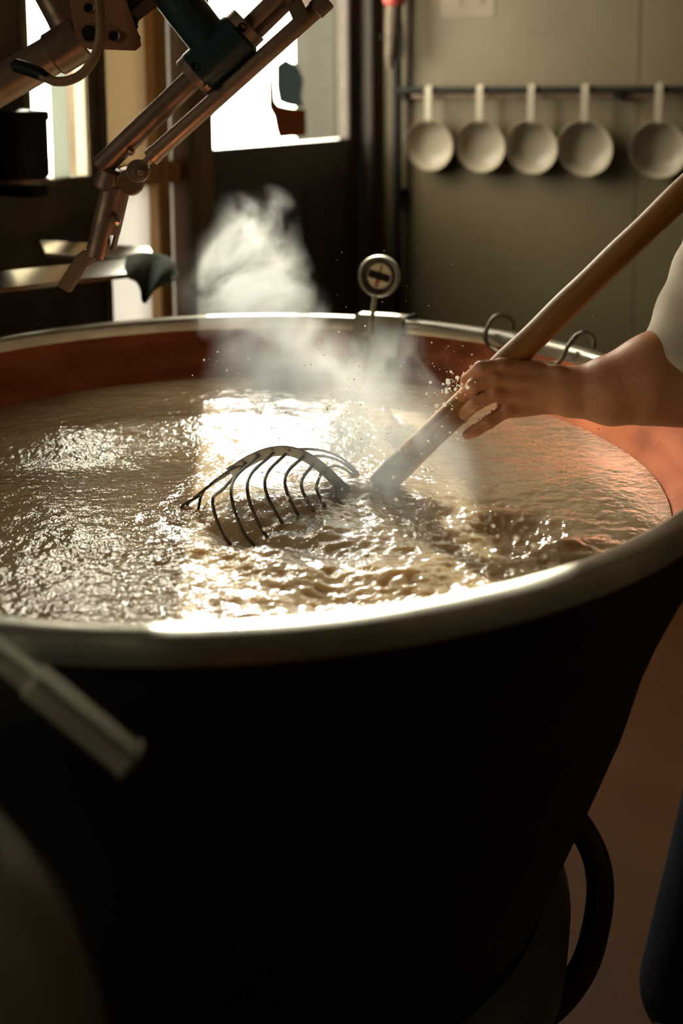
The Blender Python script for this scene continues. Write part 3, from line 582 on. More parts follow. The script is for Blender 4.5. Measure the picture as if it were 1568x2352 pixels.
# crossbeam runs on to the window wall
kk_ = None
for L_ in np.linspace(0.1, 2.0, 400):
    q = b1 + bd * L_
    if (q - LW(0, 0, 0.0)) @ Wd < 0.02: kk_ = L_; break
bend = b1 + bd * (kk_ or 0.8)
mcyl('crossbeam', bend, b1, 43, M['bronze'], 36, 3)
mb = MB(); ax_ = np.array([-U, Wd, [0, 0, 1.0]]); pw_ = bend.copy(); box(mb, pw_ - Wd * ((pw_ - LW(0, 0, 0)) @ Wd - 0.012), (0.16, 0.024, 0.22), ax_); mb.build('wall_flange', M['bronze_dark'], ma, smooth=False, bevel=0.006)
mcyl('beam_collar', A(120, 128, 0.018), A(190, 86, 0.02), 50, M['bronze_dark'], 36, 4)
# dark mount arm coming from above the beam and motor body
mcyl('mount_tube', A(95, -60, 0.05), A(165, 70, 0.04), 40, M['bronze_dark'], 28, 3)
def plate(name, poly, m, y0, thick, bev=0.0015):
    mb = MB(); n = len(poly); v = [A(x, y, y0) for x, y in poly] + [A(x, y, y0 + thick) for x, y in poly]
    f = [tuple(range(n)), tuple(range(2 * n - 1, n - 1, -1))] + [(i, (i + 1) % n, n + (i + 1) % n, n + i) for i in range(n)]
    mb.add(v, f); return mb.build(name, m, ma, smooth=False, bevel=bev)
plate('flange_plate', [(176, 86), (150, -70), (262, -70), (320, 94), (320, 106), (310, 114), (232, 111), (205, 111), (190, 102)], M['rust'], -0.03, 0.018)
for (x, y, r_) in ((208, 76, 17), (262, 82, 11), (205, 18, 10)):
    mb = MB(); lathe(mb, [(r_ * PXM * 1.25, -0.002), (r_ * PXM * 1.2, -0.0045), (r_ * PXM, -0.004), (r_ * PXM * 0.9, 0.002), (0.0004, 0.002)], 24, A(x, y, -0.031), axes_from((0, 1, 0))); mb.build('bolt_hole', M['bronze_dark'], ma)
    mb = MB(); lathe(mb, [(0.0004, -0.0012), (r_ * PXM * 0.8, -0.0012), (r_ * PXM * 0.8, 0.002)], 20, A(x + 1, y + 1, -0.0335), axes_from((0, 1, 0))); mb.build('bolt', M['black'], ma)
plate('motor_body', [(238, -70), (420, -70), (372, -8), (356, 6), (340, 22), (322, 34), (314, 46), (308, 66), (316, 84), (318, 96), (306, 88), (286, 56)], M['teal'], -0.010, 0.075, 0.005)
plate('tie_bar', [(306, 28), (320, 40), (392, -14), (378, -34)], M['bronze_dark'], -0.016, 0.03, 0.003)
for (x, y) in ((314, 64), (319, 88)):
    mcyl('lug', A(x - 12, y - 6, 0.0), A(x + 2, y + 2, 0.0), 7, M['teal'], 14, 1)
# teal T housing
mcyl('housing', A(372, -48, 0.0), A(500, 118, 0.0), 47, M['teal'], 40, 4)
mcyl('housing_sleeve', A(452, 172, -0.004), A(556, 74, -0.004), 53, M['teal'], 44, 7)
arm_d = (A(235, 388) - A(548, 82)); arm_d /= np.linalg.norm(arm_d)
mcyl('collar', A(470, 152, -0.004), A(441, 181, -0.004), 50, M['bronze'], 44, 2)
mcyl('collar', A(546, 82, -0.004), A(572, 56, -0.004), 46, M['bronze'], 44, 2)
for (x, y, dy) in ((449, 153, -0.035), (556, 64, -0.033)):
    mb = MB(); lathe(mb, [(0.0005, 0), (0.0048, 0), (0.0048, 0.003), (0.0065, 0.0035), (0.0065, 0.0)], 16, A(x, y, dy), axes_from((0.1, -1, 0.2))); mb.build('grub_screw', M['black'], ma)
mcyl('collar_screw', A(482, 196, -0.03), A(474, 204, -0.028), 7, M['bronze_bright'], 14, 1)
mcyl('arm_tube', A(452, 172, -0.004), A(230, 386, -0.004), 25, M['bronze_dark'], 32, 2)
mcyl('arm_tube', A(565, 62, -0.004), A(735, -105, -0.004), 17, M['bronze'], 28, 2)
mcyl('guide_tube', A(560, 95, 0.012), A(720, -62, 0.012), 22, M['bronze_dark'], 28, 2)
mcyl('actuator', A(352, 357, -0.012), A(742, 8, -0.012), 19, M['bronze'], 32, 2)
mcyl('actuator_cap', A(722, 26, -0.012), A(752, -2, -0.012), 22, M['bronze_dark'], 32, 3)
mcyl('actuator_end', A(345, 364, -0.012), A(362, 348, -0.012), 20, M['bronze'], 32, 2)
mcyl('push_rod', A(312, 394, -0.012), A(350, 359, -0.012), 10, M['bronze'], 20, 0.5)
plate('clamp_bracket', [(640, -40), (665, -50), (704, 36), (682, 54)], M['bronze_dark'], -0.030, 0.03, 0.003)
mcyl('clamp_bolt', A(662, -2, -0.034), A(662, -2, -0.026), 8, M['bronze_bright'], 14, 1)
mcyl('pin', A(298, 346, -0.02), A(306, 352, -0.022), 8, M['bronze_bright'], 16, 2)
mcyl('pin', A(232, 366, 0.006), A(246, 362, 0.006), 12, M['bronze_dark'], 20, 2)
# knuckle joint
mcyl('knuckle', A(262, 388, -0.002), A(246, 440, -0.002), 34, M['bronze_dark'], 28, 8)
mcyl('pivot_disc', A(301, 420, -0.014), A(299, 418, -0.028), 29, M['bronze_bright'], 40, 2)
mcyl('pivot_disc', A(318, 394, -0.026), A(316, 392, -0.037), 25, M['bronze'], 40, 2)
mcyl('pivot_boss', A(290, 408, 0.01), A(298, 416, -0.016), 26, M['bronze'], 32, 2)
mcyl('pivot_washer', A(320, 396, -0.037), A(320, 396, -0.041), 15, M['bronze_bright'], 28, 1)
mcyl('pivot_nut', A(322, 394, -0.041), A(323, 394, -0.049), 9, M['bronze_dark'], 6, 1)
mcyl('pivot_stud', A(323, 394, -0.049), A(324, 394, -0.054), 5.5, M['bronze_bright'], 14, 1)
# lower half-pipe lever with slot and blade
def half_pipe(name, p0, p1, rpx, a0, a1, m, thick=6):
    p0, p1 = np.array(p0), np.array(p1); ax = axes_from(p1 - p0, (0, -1, 0)); L = np.linalg.norm(p1 - p0); n = 26; mb = MB(); v = []; f = []
    for z in (0, L):
        for r_ in (rpx * PXM, (rpx - thick) * PXM):
            for k in range(n + 1):
                a = math.radians(a0 + (a1 - a0) * k / n); v.append(p0 + ax[2] * z + r_ * (math.cos(a) * ax[0] + math.sin(a) * ax[1]))
    m_ = n + 1
    for k in range(n):
        f += [(k, k + 1, 2 * m_ + k + 1, 2 * m_ + k), (m_ + k + 1, m_ + k, 3 * m_ + k, 3 * m_ + k + 1), (k + 1, k, m_ + k, m_ + k + 1), (2 * m_ + k, 2 * m_ + k + 1, 3 * m_ + k + 1, 3 * m_ + k)]
    f += [(0, 2 * m_, 3 * m_, m_), (n, m_ + n, 3 * m_ + n, 2 * m_ + n)]
    mb.add(v, f); return mb.build(name, m, ma, angle=50, bevel=0.0008)
half_pipe('lever_channel', A(266, 428, -0.002), A(242, 532, -0.002), 33, -110, 290, M['bronze_dark'])
half_pipe('lever_channel', A(243, 528, -0.002), A(228, 590, -0.002), 32, 62, 215, M['bronze_dark'])
half_pipe('lever_finger', A(243, 528, -0.002), A(234, 566, -0.002), 32, -25, 35, M['bronze_dark'])
mcyl('lever_bolt', A(262, 504, -0.018), A(265, 507, -0.027), 12, M['bronze_dark'], 6, 1)
mb = MB(); lathe(mb, [(0.0078, 0), (0.0075, 0.004), (0.005, 0.008), (0.0003, 0.0095)], 20, A(265, 507, -0.027), axes_from((0.15, -1, -0.1))); mb.build('acorn_nut', M['bronze_bright'], ma)
bl = smooth_path([A(224, 575, -0.008), A(208, 586, -0.010), A(190, 597, -0.012), A(176, 618, -0.013), A(160, 643, -0.013), A(147, 665, -0.013)], 30)
P, T, N1, N2 = frame(bl); v = []; f = []
for i in range(len(P)):
    n_ = np.cross(T[i], np.array([0, 1.0, 0])); n_ /= np.linalg.norm(n_)
    wv = 0.0105 if i > 6 else 0.0085 + 0.0003 * i
    for a, b in ((-1, -1), (1, -1), (1, 1), (-1, 1)): v.append(P[i] + n_ * wv * a + np.array([0, 1.0, 0]) * 0.0055 * b)
for i in range(len(P) - 1):
    for k in range(4): f.append((i * 4 + k, i * 4 + (k + 1) % 4, i * 4 + 4 + (k + 1) % 4, i * 4 + 4 + k))
f += [(3, 2, 1, 0), tuple(len(v) - 4 + k for k in range(4))]
mb = MB(); mb.add(v, f); mb.build('blade', M['bronze'], ma, bevel=0.0028, seg=3)
# cable
mb = MB(); tube(mb, smooth_path([A(222, -60, -0.05), A(226, 0, -0.058), A(231, 45, -0.06), A(228, 95, -0.06), A(214, 138, -0.06), A(190, 168, -0.058), A(160, 184, -0.055), A(128, 187, -0.052), A(104, 178, -0.048), A(88, 170, -0.045)], 70), 10.5 * PXM, 14); mb.build('cable', M['rubber_tan'], ma)
mb = MB(); tube(mb, [A(30, 148, -0.038), A(36, 150, -0.040), A(70, 160, -0.042), A(92, 170, -0.044), A(100, 175, -0.046), A(112, 181, -0.049)], [9 * PXM, 15 * PXM, 15 * PXM, 14 * PXM, 12 * PXM, 11 * PXM], 18); mb.build('cable_plug', M['rubber_black'], ma)

# ================================================================== LEFT BACKGROUND: bench with steel trough, cloth, canister
rk = empty('folding_rack', V(LW(1.75, 1.2, 0.0))); tag(rk, 'pair of flat bright steel arms fixed to the dark wall below the narrow window', 'rack')
TLT = math.radians(-26)
M['polished'] = mat('polished_steel', (0.85, 0.84, 0.80), 0.16, 1.0)
def flatbar(name, p0, p1, w_, h_, m, par):
    p0 = np.array(p0); p1 = np.array(p1); d = p1 - p0; L = np.linalg.norm(d); d /= L; sd_ = np.cross(d, np.array([0, 0, 1.0])); sd_ /= np.linalg.norm(sd_)
    mb = MB(); box(mb, (p0 + p1) / 2, (L, w_, h_), np.array([d, sd_ * math.cos(TLT) + np.cross(sd_, d) * math.sin(TLT), np.cross(sd_, d) * math.cos(TLT) - sd_ * math.sin(TLT)])); return mb.build(name, m, par, smooth=False, bevel=0.0015)
flatbar('arm', atY(96, 571, 2.44), atY(350, 586, 2.58), 0.055, 0.012, M['polished'], rk)
e_l = atY(-40, 652, 2.16); flatbar('arm', e_l, atY(330, 612, 2.50), 0.060, 0.012, M['polished'], rk)
e_w = e_l - Wd * ((e_l - LW(0, 0, 0)) @ Wd - 0.004); flatbar('wall_strut', e_w, e_l, 0.03, 0.012, M['steel_dull'], rk)
flatbar('end_bar', atY(340, 588, 2.585), atY(326, 613, 2.495), 0.02, 0.014, M['steel_dull'], rk)
# draped cloth over the tray end
YCL = 2.46
cl_top = [(255, 612), (285, 592), (320, 582), (352, 582), (385, 592), (402, 612), (408, 632)]
cl_bot = [(268, 630), (296, 640), (318, 655), (330, 697), (352, 668), (372, 655), (400, 642)]
mb = MB(); v = []; f = []; nx, ny = 36, 18
ctp = np.array(smooth_path([(x, y, 0) for x, y in cl_top], 60)); cbp = np.array(smooth_path([(x, y, 0) for x, y in cl_bot], 60))
for j in range(ny + 1):
    for i in range(nx + 1):
        u_ = i / nx; t_ = j / ny; a = ctp[int(u_ * (len(ctp) - 1))]; b = cbp[int(u_ * (len(cbp) - 1))]; p = a * (1 - t_) + b * t_
        dy = 0.03 * math.sin(t_ * PI * 0.5) * -1 + 0.012 * math.sin(u_ * 14 + t_ * 2) + 0.05 * (1 - t_) ** 3
        v.append(atY(p[0], p[1], YCL + dy))
for j in range(ny):
    for i in range(nx): f.append((j * (nx + 1) + i, j * (nx + 1) + i + 1, (j + 1) * (nx + 1) + i + 1, (j + 1) * (nx + 1) + i))
mb.add(v, f); cl = mb.build('green_cloth', M['green_cloth']); tag(cl, 'dark green cloth draped over the end of the steel rack arms', 'cloth')
md = cl.modifiers.new('thickness', 'SOLIDIFY'); md.thickness = 0.005; md.offset = 0
can = empty('wall_canister', V(LW(1.70, 1.40, 0.06))); tag(can, 'dark cylindrical canister on a wall bracket beside the narrow window', 'canister')
cc = LW(1.715, 1.42, 0.075)
mb = MB(); lathe(mb, [(0.001, 0), (0.048, 0.0), (0.052, 0.006), (0.052, 0.118), (0.056, 0.120), (0.056, 0.134), (0.052, 0.138), (0.001, 0.142)], 32, cc); mb.build('can', M['black'], can)
mb = MB(); lathe(mb, [(0.020, -0.014), (0.050, -0.012), (0.050, -0.002), (0.02, 0.0)], 32, cc, None, True); mb.build('foot_ring', M['bronze_dark'], can)
lpart('bracket', 1.69, 1.74, 1.38, 1.405, 0.0, 0.12, M['black'], can)

# ================================================================== FOREGROUND LEFT: steel bar on a post, grey barrel
YB = 0.84
M['bar_steel'] = mat('galvanised_steel', (0.62, 0.60, 0.50), 0.5, 0.4, col2=(0.70, 0.68, 0.57), scale=10)
def B(px, py, dy=0.0): return atY(px, py, YB + dy)
gb = empty('steel_bar', V(B(-235, 1325))); tag(gb, 'sloping steel bar with a thicker grip pointing down in front of the vat', 'bar')
def sqbar(name, p0, p1, w_, h_, m, bev=0.002):
    d = np.array(p1) - np.array(p0); L = np.linalg.norm(d); d /= L; n_ = np.cross(np.array([0, 1.0, 0]), d); 
    if n_[2] < 0: n_ = -n_
    mb = MB(); box(mb, (np.array(p0) + np.array(p1)) / 2, (L, w_, h_), np.array([d, [0, 1.0, 0], n_])); return mb.build(name, m, gb, smooth=False, bevel=bev)
sqbar('bar', B(-260, 1306), B(90, 1573), 0.018, 0.016, M['bar_steel'])
sqbar('grip', B(70, 1556), B(300, 1745), 0.026, 0.021, M['bar_steel'], 0.003)
sqbar('end_collar', B(288, 1734), B(308, 1751), 0.030, 0.025, M['steel_dull'], 0.003)
q = B(-235, 1325); rx_ = q[0] - VC[0]; q2 = np.array([q[0], VC[1] - math.sqrt(0.706 ** 2 - rx_ ** 2), RIM_Z + 0.006])
mb = MB(); tube(mb, smooth_path([q, q + np.array([0, 0.06, 0.0]), q2 + np.array([0, -0.01, 0.03]), q2], 24), 0.009, 12); mb.build('rim_bracket', M['steel_dull'], gb)
bc = np.array([-0.42, 0.66, 0.0])
ba = empty('grey_barrel', (bc[0], bc[1], 0)); tag(ba, 'grey plastic barrel with a rounded shoulder in front of the vat', 'barrel')
mb = MB(); lathe(mb, [(0.24, 0.0), (0.255, 0.02), (0.262, 0.3), (0.263, 0.75), (0.262, 0.875), (0.257, 0.945), (0.241, 1.007), (0.215, 1.052), (0.185, 1.08)], 64, bc); mb.build('shell', M['barrel'], ba)
mb = MB(); lathe(mb, [(0.190, 1.07), (0.193, 1.084), (0.188, 1.098), (0.15, 1.102), (0.001, 1.104)], 64, bc); mb.build('lid', M['barrel'], ba)
for z in (0.25, 0.55):
    mb = MB(); lathe(mb, [(0.260, z - 0.015), (0.271, z - 0.005), (0.271, z + 0.005), (0.260, z + 0.015)], 64, bc); mb.build('hoop', M['barrel'], ba)

# hose beside the vat base
hp = [atY(1255, 1800, 1.66), atY(1318, 1880, 1.63), atY(1360, 1950, 1.62), atY(1378, 2030, 1.61), atY(1368, 2130, 1.60), atY(1335, 2230, 1.58), atY(1260, 2320, 1.56), atY(1120, 2400, 1.52), atY(930, 2460, 1.45)]
hp = [np.array([p[0], p[1], max(p[2], 0.024)]) for p in hp]
mb = MB(); tube(mb, smooth_path(hp, 70), 0.021, 16); hs = mb.build('rubber_hose', M['hose']); tag(hs, 'brown red rubber hose curling around the base of the vat', 'hose')

# ================================================================== PERSON (signed distance field -> surface nets)
def surface_nets(Fv, org, h):
    nx, ny, nz = Fv.shape; sg = Fv < 0
    c = sg[:-1, :-1, :-1].astype(np.int8)
    tot = sum(sg[i:nx - 1 + i, j:ny - 1 + j, k:nz - 1 + k].astype(np.int8) for i in (0, 1) for j in (0, 1) for k in (0, 1))
    cells = np.argwhere((tot > 0) & (tot < 8)); ids = -np.ones((nx - 1, ny - 1, nz - 1), np.int64); ids[tuple(cells.T)] = np.arange(len(cells))
    acc = np.zeros((len(cells), 3)); cnt = np.zeros(len(cells))
    cor = [(i, j, k) for i in (0, 1) for j in (0, 1) for k in (0, 1)]
    for a in cor:
        for ax in range(3):
            if a[ax]: continue
            b = list(a); b[ax] = 1
            fa = Fv[cells[:, 0] + a[0], cells[:, 1] + a[1], cells[:, 2] + a[2]]; fb = Fv[cells[:, 0] + b[0], cells[:, 1] + b[1], cells[:, 2] + b[2]]
            mk = (fa < 0) != (fb < 0); t = np.where(mk, fa / np.where(mk, fa - fb, 1), 0)
            p = np.tile(np.array(a, float), (len(cells), 1)); p[:, ax] = t; acc[mk] += p[mk]; cnt[mk] += 1
    vts = (cells + acc / cnt[:, None]) * h + org
    faces = []
    for ax in range(3):
        sl0 = [slice(None)] * 3; sl1 = [slice(None)] * 3; sl0[ax] = slice(0, -1); sl1[ax] = slice(1, None)
        e = np.argwhere(sg[tuple(sl0)] != sg[tuple(sl1)]); o1, o2 = (ax + 1) % 3, (ax + 2) % 3
        e = e[(e[:, o1] > 0) & (e[:, o2] > 0) & (e[:, o1] < Fv.shape[o1] - 1) & (e[:, o2] < Fv.shape[o2] - 1)]
        q = []
        for d1, d2 in ((0, 0), (1, 0), (1, 1), (0, 1)):
            w_ = e.copy(); w_[:, o1] -= d1; w_[:, o2] -= d2; q.append(ids[tuple(w_.T)])
        q = np.stack(q, -1); fl = sg[tuple(e.T)]; q[fl] = q[fl][:, ::-1]; faces.append(q)
    return vts, np.concatenate(faces)
class SDF:
    def __init__(s, lo, hi, h):
        s.lo = np.array(lo, float); s.h = h; s.n = np.ceil((np.array(hi) - s.lo) / h).astype(int) + 1; s.F = np.full(s.n, 0.5, np.float32)
    def sub(s, lo, hi):
        a = np.clip(np.floor((lo - s.lo) / s.h).astype(int), 0, s.n - 1); b = np.clip(np.ceil((hi - s.lo) / s.h).astype(int) + 1, 1, s.n)
        if np.any(b <= a): return None
        g = np.meshgrid(*[s.lo[k] + np.arange(a[k], b[k]) * s.h for k in range(3)], indexing='ij'); return tuple(slice(a[k], b[k]) for k in range(3)), np.stack(g, -1)
    def merge(s, sl, d, k):
        o = s.F[sl]
        if k <= 0: s.F[sl] = np.minimum(o, d); return
        hh = np.clip(0.5 + 0.5 * (o - d) / k, 0, 1); s.F[sl] = o * (1 - hh) + d * hh - k * hh * (1 - hh)
    def cone(s, p0, p1, r0, r1, k=0.006, squash=None):
        p0 = np.array(p0, float); p1 = np.array(p1, float); m_ = max(r0, r1) * 1.4 + k * 2 + 0.01
        r = s.sub(np.minimum(p0, p1) - m_, np.maximum(p0, p1) + m_)
        if r is None: return s
        sl, g = r; d = p1 - p0; t = np.clip(((g - p0) @ d) / (d @ d), 0, 1); q = g - p0 - t[..., None] * d
        if squash is not None:
            ax, f_ = np.array(squash[0], float), squash[1]; ax = ax / np.linalg.norm(ax); q = q + (q @ ax)[..., None] * ax * (f_ - 1)
        s.merge(sl, (np.linalg.norm(q, axis=-1) - (r0 + (r1 - r0) * t)).astype(np.float32), k); return s
    def ell(s, c, rad, k=0.006, axes=None):
        c = np.array(c, float); rad = np.array(rad, float); m_ = rad.max() * 1.3 + 2 * k + 0.01; r = s.sub(c - m_, c + m_)
        if r is None: return s
        sl, g = r; q = g - c
        if axes is not None: q = q @ np.array(axes, float).T
        n1 = np.linalg.norm(q / rad, axis=-1); n2 = np.linalg.norm(q / rad ** 2, axis=-1) + 1e-6; s.merge(sl, (n1 * (n1 - 1) / n2).astype(np.float32), k); return s
    def chain(s, pts, rs, k=0.004, kin=0.004, squash=None):
        # a limb built on its own and then merged, so that neighbours stay apart
        t = SDF.__new__(SDF); t.lo, t.h, t.n = s.lo, s.h, s.n; t.F = np.full(s.n, 0.5, np.float32)
        for i in range(len(pts) - 1): t.cone(pts[i], pts[i + 1], rs[i], rs[i + 1], kin, squash)
        s.merge((slice(None),) * 3, t.F, k); return s
    def mesh(s): return surface_nets(s.F, s.lo, s.h)
def mesh_obj(name, vts, fcs, m, parent):
    me = bpy.data.meshes.new(name); me.from_pydata([tuple(p) for p in vts], [], [tuple(int(i) for i in q) for q in fcs]); me.update()
    return link(name, me, m, parent)

YH = 1.60
def Hp(px, py, dy): return atY(px, py, YH + dy)
person = empty('person', (0.80, 1.78, 0.0)); tag(person, 'person in a white short sleeved shirt and navy work clothes gripping the whisk pole', 'person')
hs_ = SDF((0.13, 1.40, 1.06), (0.72, 1.70, 1.42), 0.0021)
# forearm and wrist
el = Hp(1568, 895, -0.055)
hs_.cone(Hp(1262, 893, -0.034), Hp(1310, 900, -0.038), 0.031, 0.034, 0.01, ((0, 1, 0), 1.12))
hs_.cone(Hp(1310, 900, -0.038), Hp(1400, 900, -0.045), 0.034, 0.045, 0.012)
hs_.cone(Hp(1400, 900, -0.045), Hp(1490, 885, -0.05), 0.045, 0.053, 0.012)
hs_.cone(Hp(1490, 885, -0.05), el, 0.053, 0.046, 0.015)
hs_.chain([Hp(1420, 885, -0.050), Hp(1500, 846, -0.048), Hp(1600, 770, -0.020)], [0.038, 0.044, 0.042], 0.025, 0.02)
hs_.ell(Hp(1278, 852, -0.045), (0.011, 0.009, 0.009), 0.012)          # wrist bone
# back of the hand: one bone per finger
wr = [(1255, 862, -0.034), (1255, 882, -0.040), (1255, 903, -0.040), (1258, 924, -0.034)]
mc = [(1152, 841, -0.036), (1134, 868, -0.043), (1136, 903, -0.043), (1163, 941, -0.035)]
for (a, b) in zip(wr, mc): hs_.cone(Hp(*a), Hp(*b), 0.0165, 0.0125, 0.007)
hs_.ell(Hp(1200, 893, -0.022), (0.044, 0.017, 0.038), 0.012)
for c in mc: hs_.ell(Hp(c[0] + 2, c[1], c[2] - 0.006), (0.0105, 0.0085, 0.0095), 0.006)     # knuckles
# thumb wraps behind the pole
hs_.chain([Hp(1232, 856, -0.022), Hp(1188, 842, 0.004), Hp(1140, 852, 0.026), Hp(1108, 872, 0.030)], [0.018, 0.0145, 0.0115, 0.009], 0.010)
# fingers: knuckle, middle joint, end joint, tip
fing = [([(1152, 841, -0.038), (1103, 846, -0.044), (1072, 872, -0.020), (1066, 896, 0.008)], [0.0118, 0.0105, 0.0092, 0.0078]),
        ([(1134, 868, -0.045), (1088, 886, -0.047), (1063, 909, -0.022), (1062, 928, 0.004)], [0.0122, 0.0110, 0.0098, 0.0082]),
        ([(1136, 903, -0.045), (1092, 927, -0.046), (1065, 948, -0.024), (1064, 962, 0.000)], [0.0118, 0.0105, 0.0095, 0.0080]),
        ([(1163, 941, -0.036), (1122, 970, -0.042), (1092, 989, -0.040), (1072, 999, -0.034)], [0.0112, 0.0098, 0.0088, 0.0074])]
for pts, rs in fing: hs_.chain([Hp(*p) for p in pts], [q * 0.95 for q in rs], 0.0022, 0.003)
# upper arm inside the sleeve
sh = atY(1722, 520, 1.70)
hs_.cone(el, el + (sh - el) * 0.45, 0.049, 0.052, 0.02)
v1, f1 = hs_.mesh()
# rest of the body, coarser
bs = SDF((0.36, 1.30, -0.02), (1.36, 2.22, 1.86), 0.010)
face = np.array([-0.62, -0.78, 0]); face /= np.linalg.norm(face); rgt = np.array([face[1], -face[0], 0])          # person's right
hipc = np.array([0.86, 1.86, 0.93]); chest = np.array([0.835, 1.83, 1.30]); neck = np.array([0.80, 1.79, 1.47]); head = np.array([0.765, 1.745, 1.62])
shl = chest - rgt * 0.0 + np.array([0, 0, 0.11]) + (-rgt) * 0.20
sides = lambda c, k_: c + rgt * k_
bs.ell(chest, (0.19, 0.125, 0.22), 0.03, (rgt, face, (0, 0, 1))); bs.ell(hipc + np.array([0, 0, 0.08]), (0.17, 0.12, 0.2), 0.05, (rgt, face, (0, 0, 1)))
bs.cone(neck + np.array([0, 0, -0.06]), head - np.array([0, 0, 0.06]), 0.062, 0.058, 0.03)
bs.ell(head, (0.077, 0.098, 0.118), 0.02, (rgt, face, (0, 0, 1))); bs.ell(head + face * 0.035 - np.array([0, 0, 0.065]), (0.055, 0.06, 0.05), 0.025, (rgt, face, (0, 0, 1)))
bs.cone(head + face * 0.093 + np.array([0, 0, 0.02]), head + face * 0.118 - np.array([0, 0, 0.022]), 0.012, 0.016, 0.012)
for k_ in (-1, 1):
    bs.ell(head + rgt * 0.078 * k_ - face * 0.005, (0.012, 0.024, 0.034), 0.006, (rgt, face, (0, 0, 1)))
bs.cone(chest + np.array([0, 0, 0.13]) + rgt * 0.05, sh, 0.075, 0.062, 0.04); bs.cone(sh, sh + (el - sh) * 0.62, 0.060, 0.052, 0.03)
bs.cone(chest + np.array([0, 0, 0.13]) - rgt * 0.05, shl, 0.075, 0.062, 0.04)
el2 = shl + np.array([0.07, 0.02, -0.29]); ha2 = el2 + face * 0.20 + np.array([0, 0, -0.10])
bs.cone(shl, el2, 0.058, 0.046, 0.03); bs.cone(el2, ha2, 0.044, 0.030, 0.02)
bs.ell(ha2 + (ha2 - el2) * 0.25, (0.042, 0.05, 0.03), 0.01, (rgt, face, (0, 0, 1)))
hd2 = (ha2 - el2) / np.linalg.norm(ha2 - el2)
for k_ in range(4): bs.chain([ha2 + hd2 * 0.06 + rgt * (-0.03 + 0.02 * k_), ha2 + hd2 * 0.115 + rgt * (-0.033 + 0.022 * k_), ha2 + hd2 * 0.14 + rgt * (-0.033 + 0.022 * k_) - np.array([0, 0, 0.03])], [0.011, 0.010, 0.009], 0.006)
bs.chain([ha2 + hd2 * 0.01 + rgt * 0.03, ha2 + hd2 * 0.05 + rgt * 0.065, ha2 + hd2 * 0.08 + rgt * 0.07], [0.014, 0.012, 0.010], 0.008)
legs = [[hipc + rgt * 0.095 + np.array([0, 0, 0.0]), np.array([0.690, 1.775, 0.50]), np.array([0.585, 1.735, 0.09])], [hipc - rgt * 0.095, np.array([0.96, 1.86, 0.50]), np.array([0.99, 1.93, 0.09])]]
for lg in legs: bs.cone(lg[0], lg[1], 0.088, 0.060, 0.03); bs.cone(lg[1], lg[2], 0.058, 0.042, 0.02)
v2, f2 = bs.mesh()
body = mesh_obj('body', np.concatenate([v1, v2]), np.concatenate([f1, f2 + len(v1)]), M['skin'], person)
sm = body.modifiers.new('smooth', 'SMOOTH'); sm.factor = 0.5; sm.iterations = 2
# face: eyes, brows, mouth
for k_ in (-1, 1):
    mb = MB(); lathe(mb, [(0.0002, -0.012), (0.0085, -0.0085), (0.012, 0), (0.0085, 0.0085), (0.0002, 0.012)], 18, head + face * 0.085 + rgt * 0.031 * k_ + np.array([0, 0, 0.012])); e = mb.build('eye', M['white_plastic'], person)
    mb = MB(); lathe(mb, [(0.0055, 0), (0.0035, 0.0012), (0.0002, 0.0015)], 14, head + face * 0.0968 + rgt * 0.031 * k_ + np.array([0, 0, 0.012]), axes_from(face)); mb.build('pupil', M['black'], e)
    mb = MB(); tube(mb, [head + face * 0.094 + rgt * 0.012 * k_ + np.array([0, 0, 0.034]), head + face * 0.094 + rgt * 0.032 * k_ + np.array([0, 0, 0.040]), head + face * 0.080 + rgt * 0.052 * k_ + np.array([0, 0, 0.032])], [0.004, 0.005, 0.003], 8); mb.build('eyebrow', M['hair'], person)
mb = MB(); tube(mb, [head + face * 0.080 + rgt * -0.024 + np.array([0, 0, -0.062]), head + face * 0.094 + np.array([0, 0, -0.060]), head + face * 0.080 + rgt * 0.024 + np.array([0, 0, -0.062])], [0.003, 0.006, 0.003], 8); mb.build('mouth', M['red_paint'], person)
hr = SDF(head - 0.2, head + 0.2, 0.008); hr.ell(head + np.array([0, 0, 0.028]) - face * 0.018, (0.086, 0.105, 0.108), 0.01, (rgt, face, (0, 0, 1)))
g = np.meshgrid(*[hr.lo[k] + np.arange(hr.n[k]) * hr.h for k in range(3)], indexing='ij'); gg = np.stack(g, -1) - head
hr.F = np.maximum(hr.F, -(gg[..., 2] - 0.015 + np.clip(-(gg @ face), 0, 1) * 1.1 - np.clip(gg @ face - 0.03, 0, 1) * 0.9)).astype(np.float32)
vh, fh = hr.mesh(); mesh_obj('hair', vh, fh, M['hair'], person)
# shirt
st = SDF((0.36, 1.30, 0.86), (1.36, 2.22, 1.56), 0.0065)
st.ell(chest, (0.21, 0.145, 0.24), 0.03, (rgt, face, (0, 0, 1))); st.ell(hipc + np.array([0, 0, 0.10]), (0.19, 0.145, 0.22), 0.06, (rgt, face, (0, 0, 1)))
st.cone(chest + np.array([0, 0, 0.12]) + rgt * 0.05, sh, 0.088, 0.082, 0.04); st.cone(chest + np.array([0, 0, 0.12]) - rgt * 0.05, shl, 0.088, 0.080, 0.04)
hem = Hp(1572, 872, -0.050)
st.cone(sh, hem - np.array([0, 0, 0.0]), 0.082, 0.074, 0.03); st.cone(shl, shl + (el2 - shl) * 0.7, 0.078, 0.068, 0.03)
g = np.meshgrid(*[st.lo[k] + np.arange(st.n[k]) * st.h for k in range(3)], indexing='ij'); gg = np.stack(g, -1)
ad = (sh - el) / np.linalg.norm(sh - el); cut = (atY(1500, 808, YH - 0.06) - gg) @ (np.array([0.62, 0.0, 0.78]))                      # sleeve hem plane
inarm = (gg[..., 0] < 0.66).astype(np.float32)
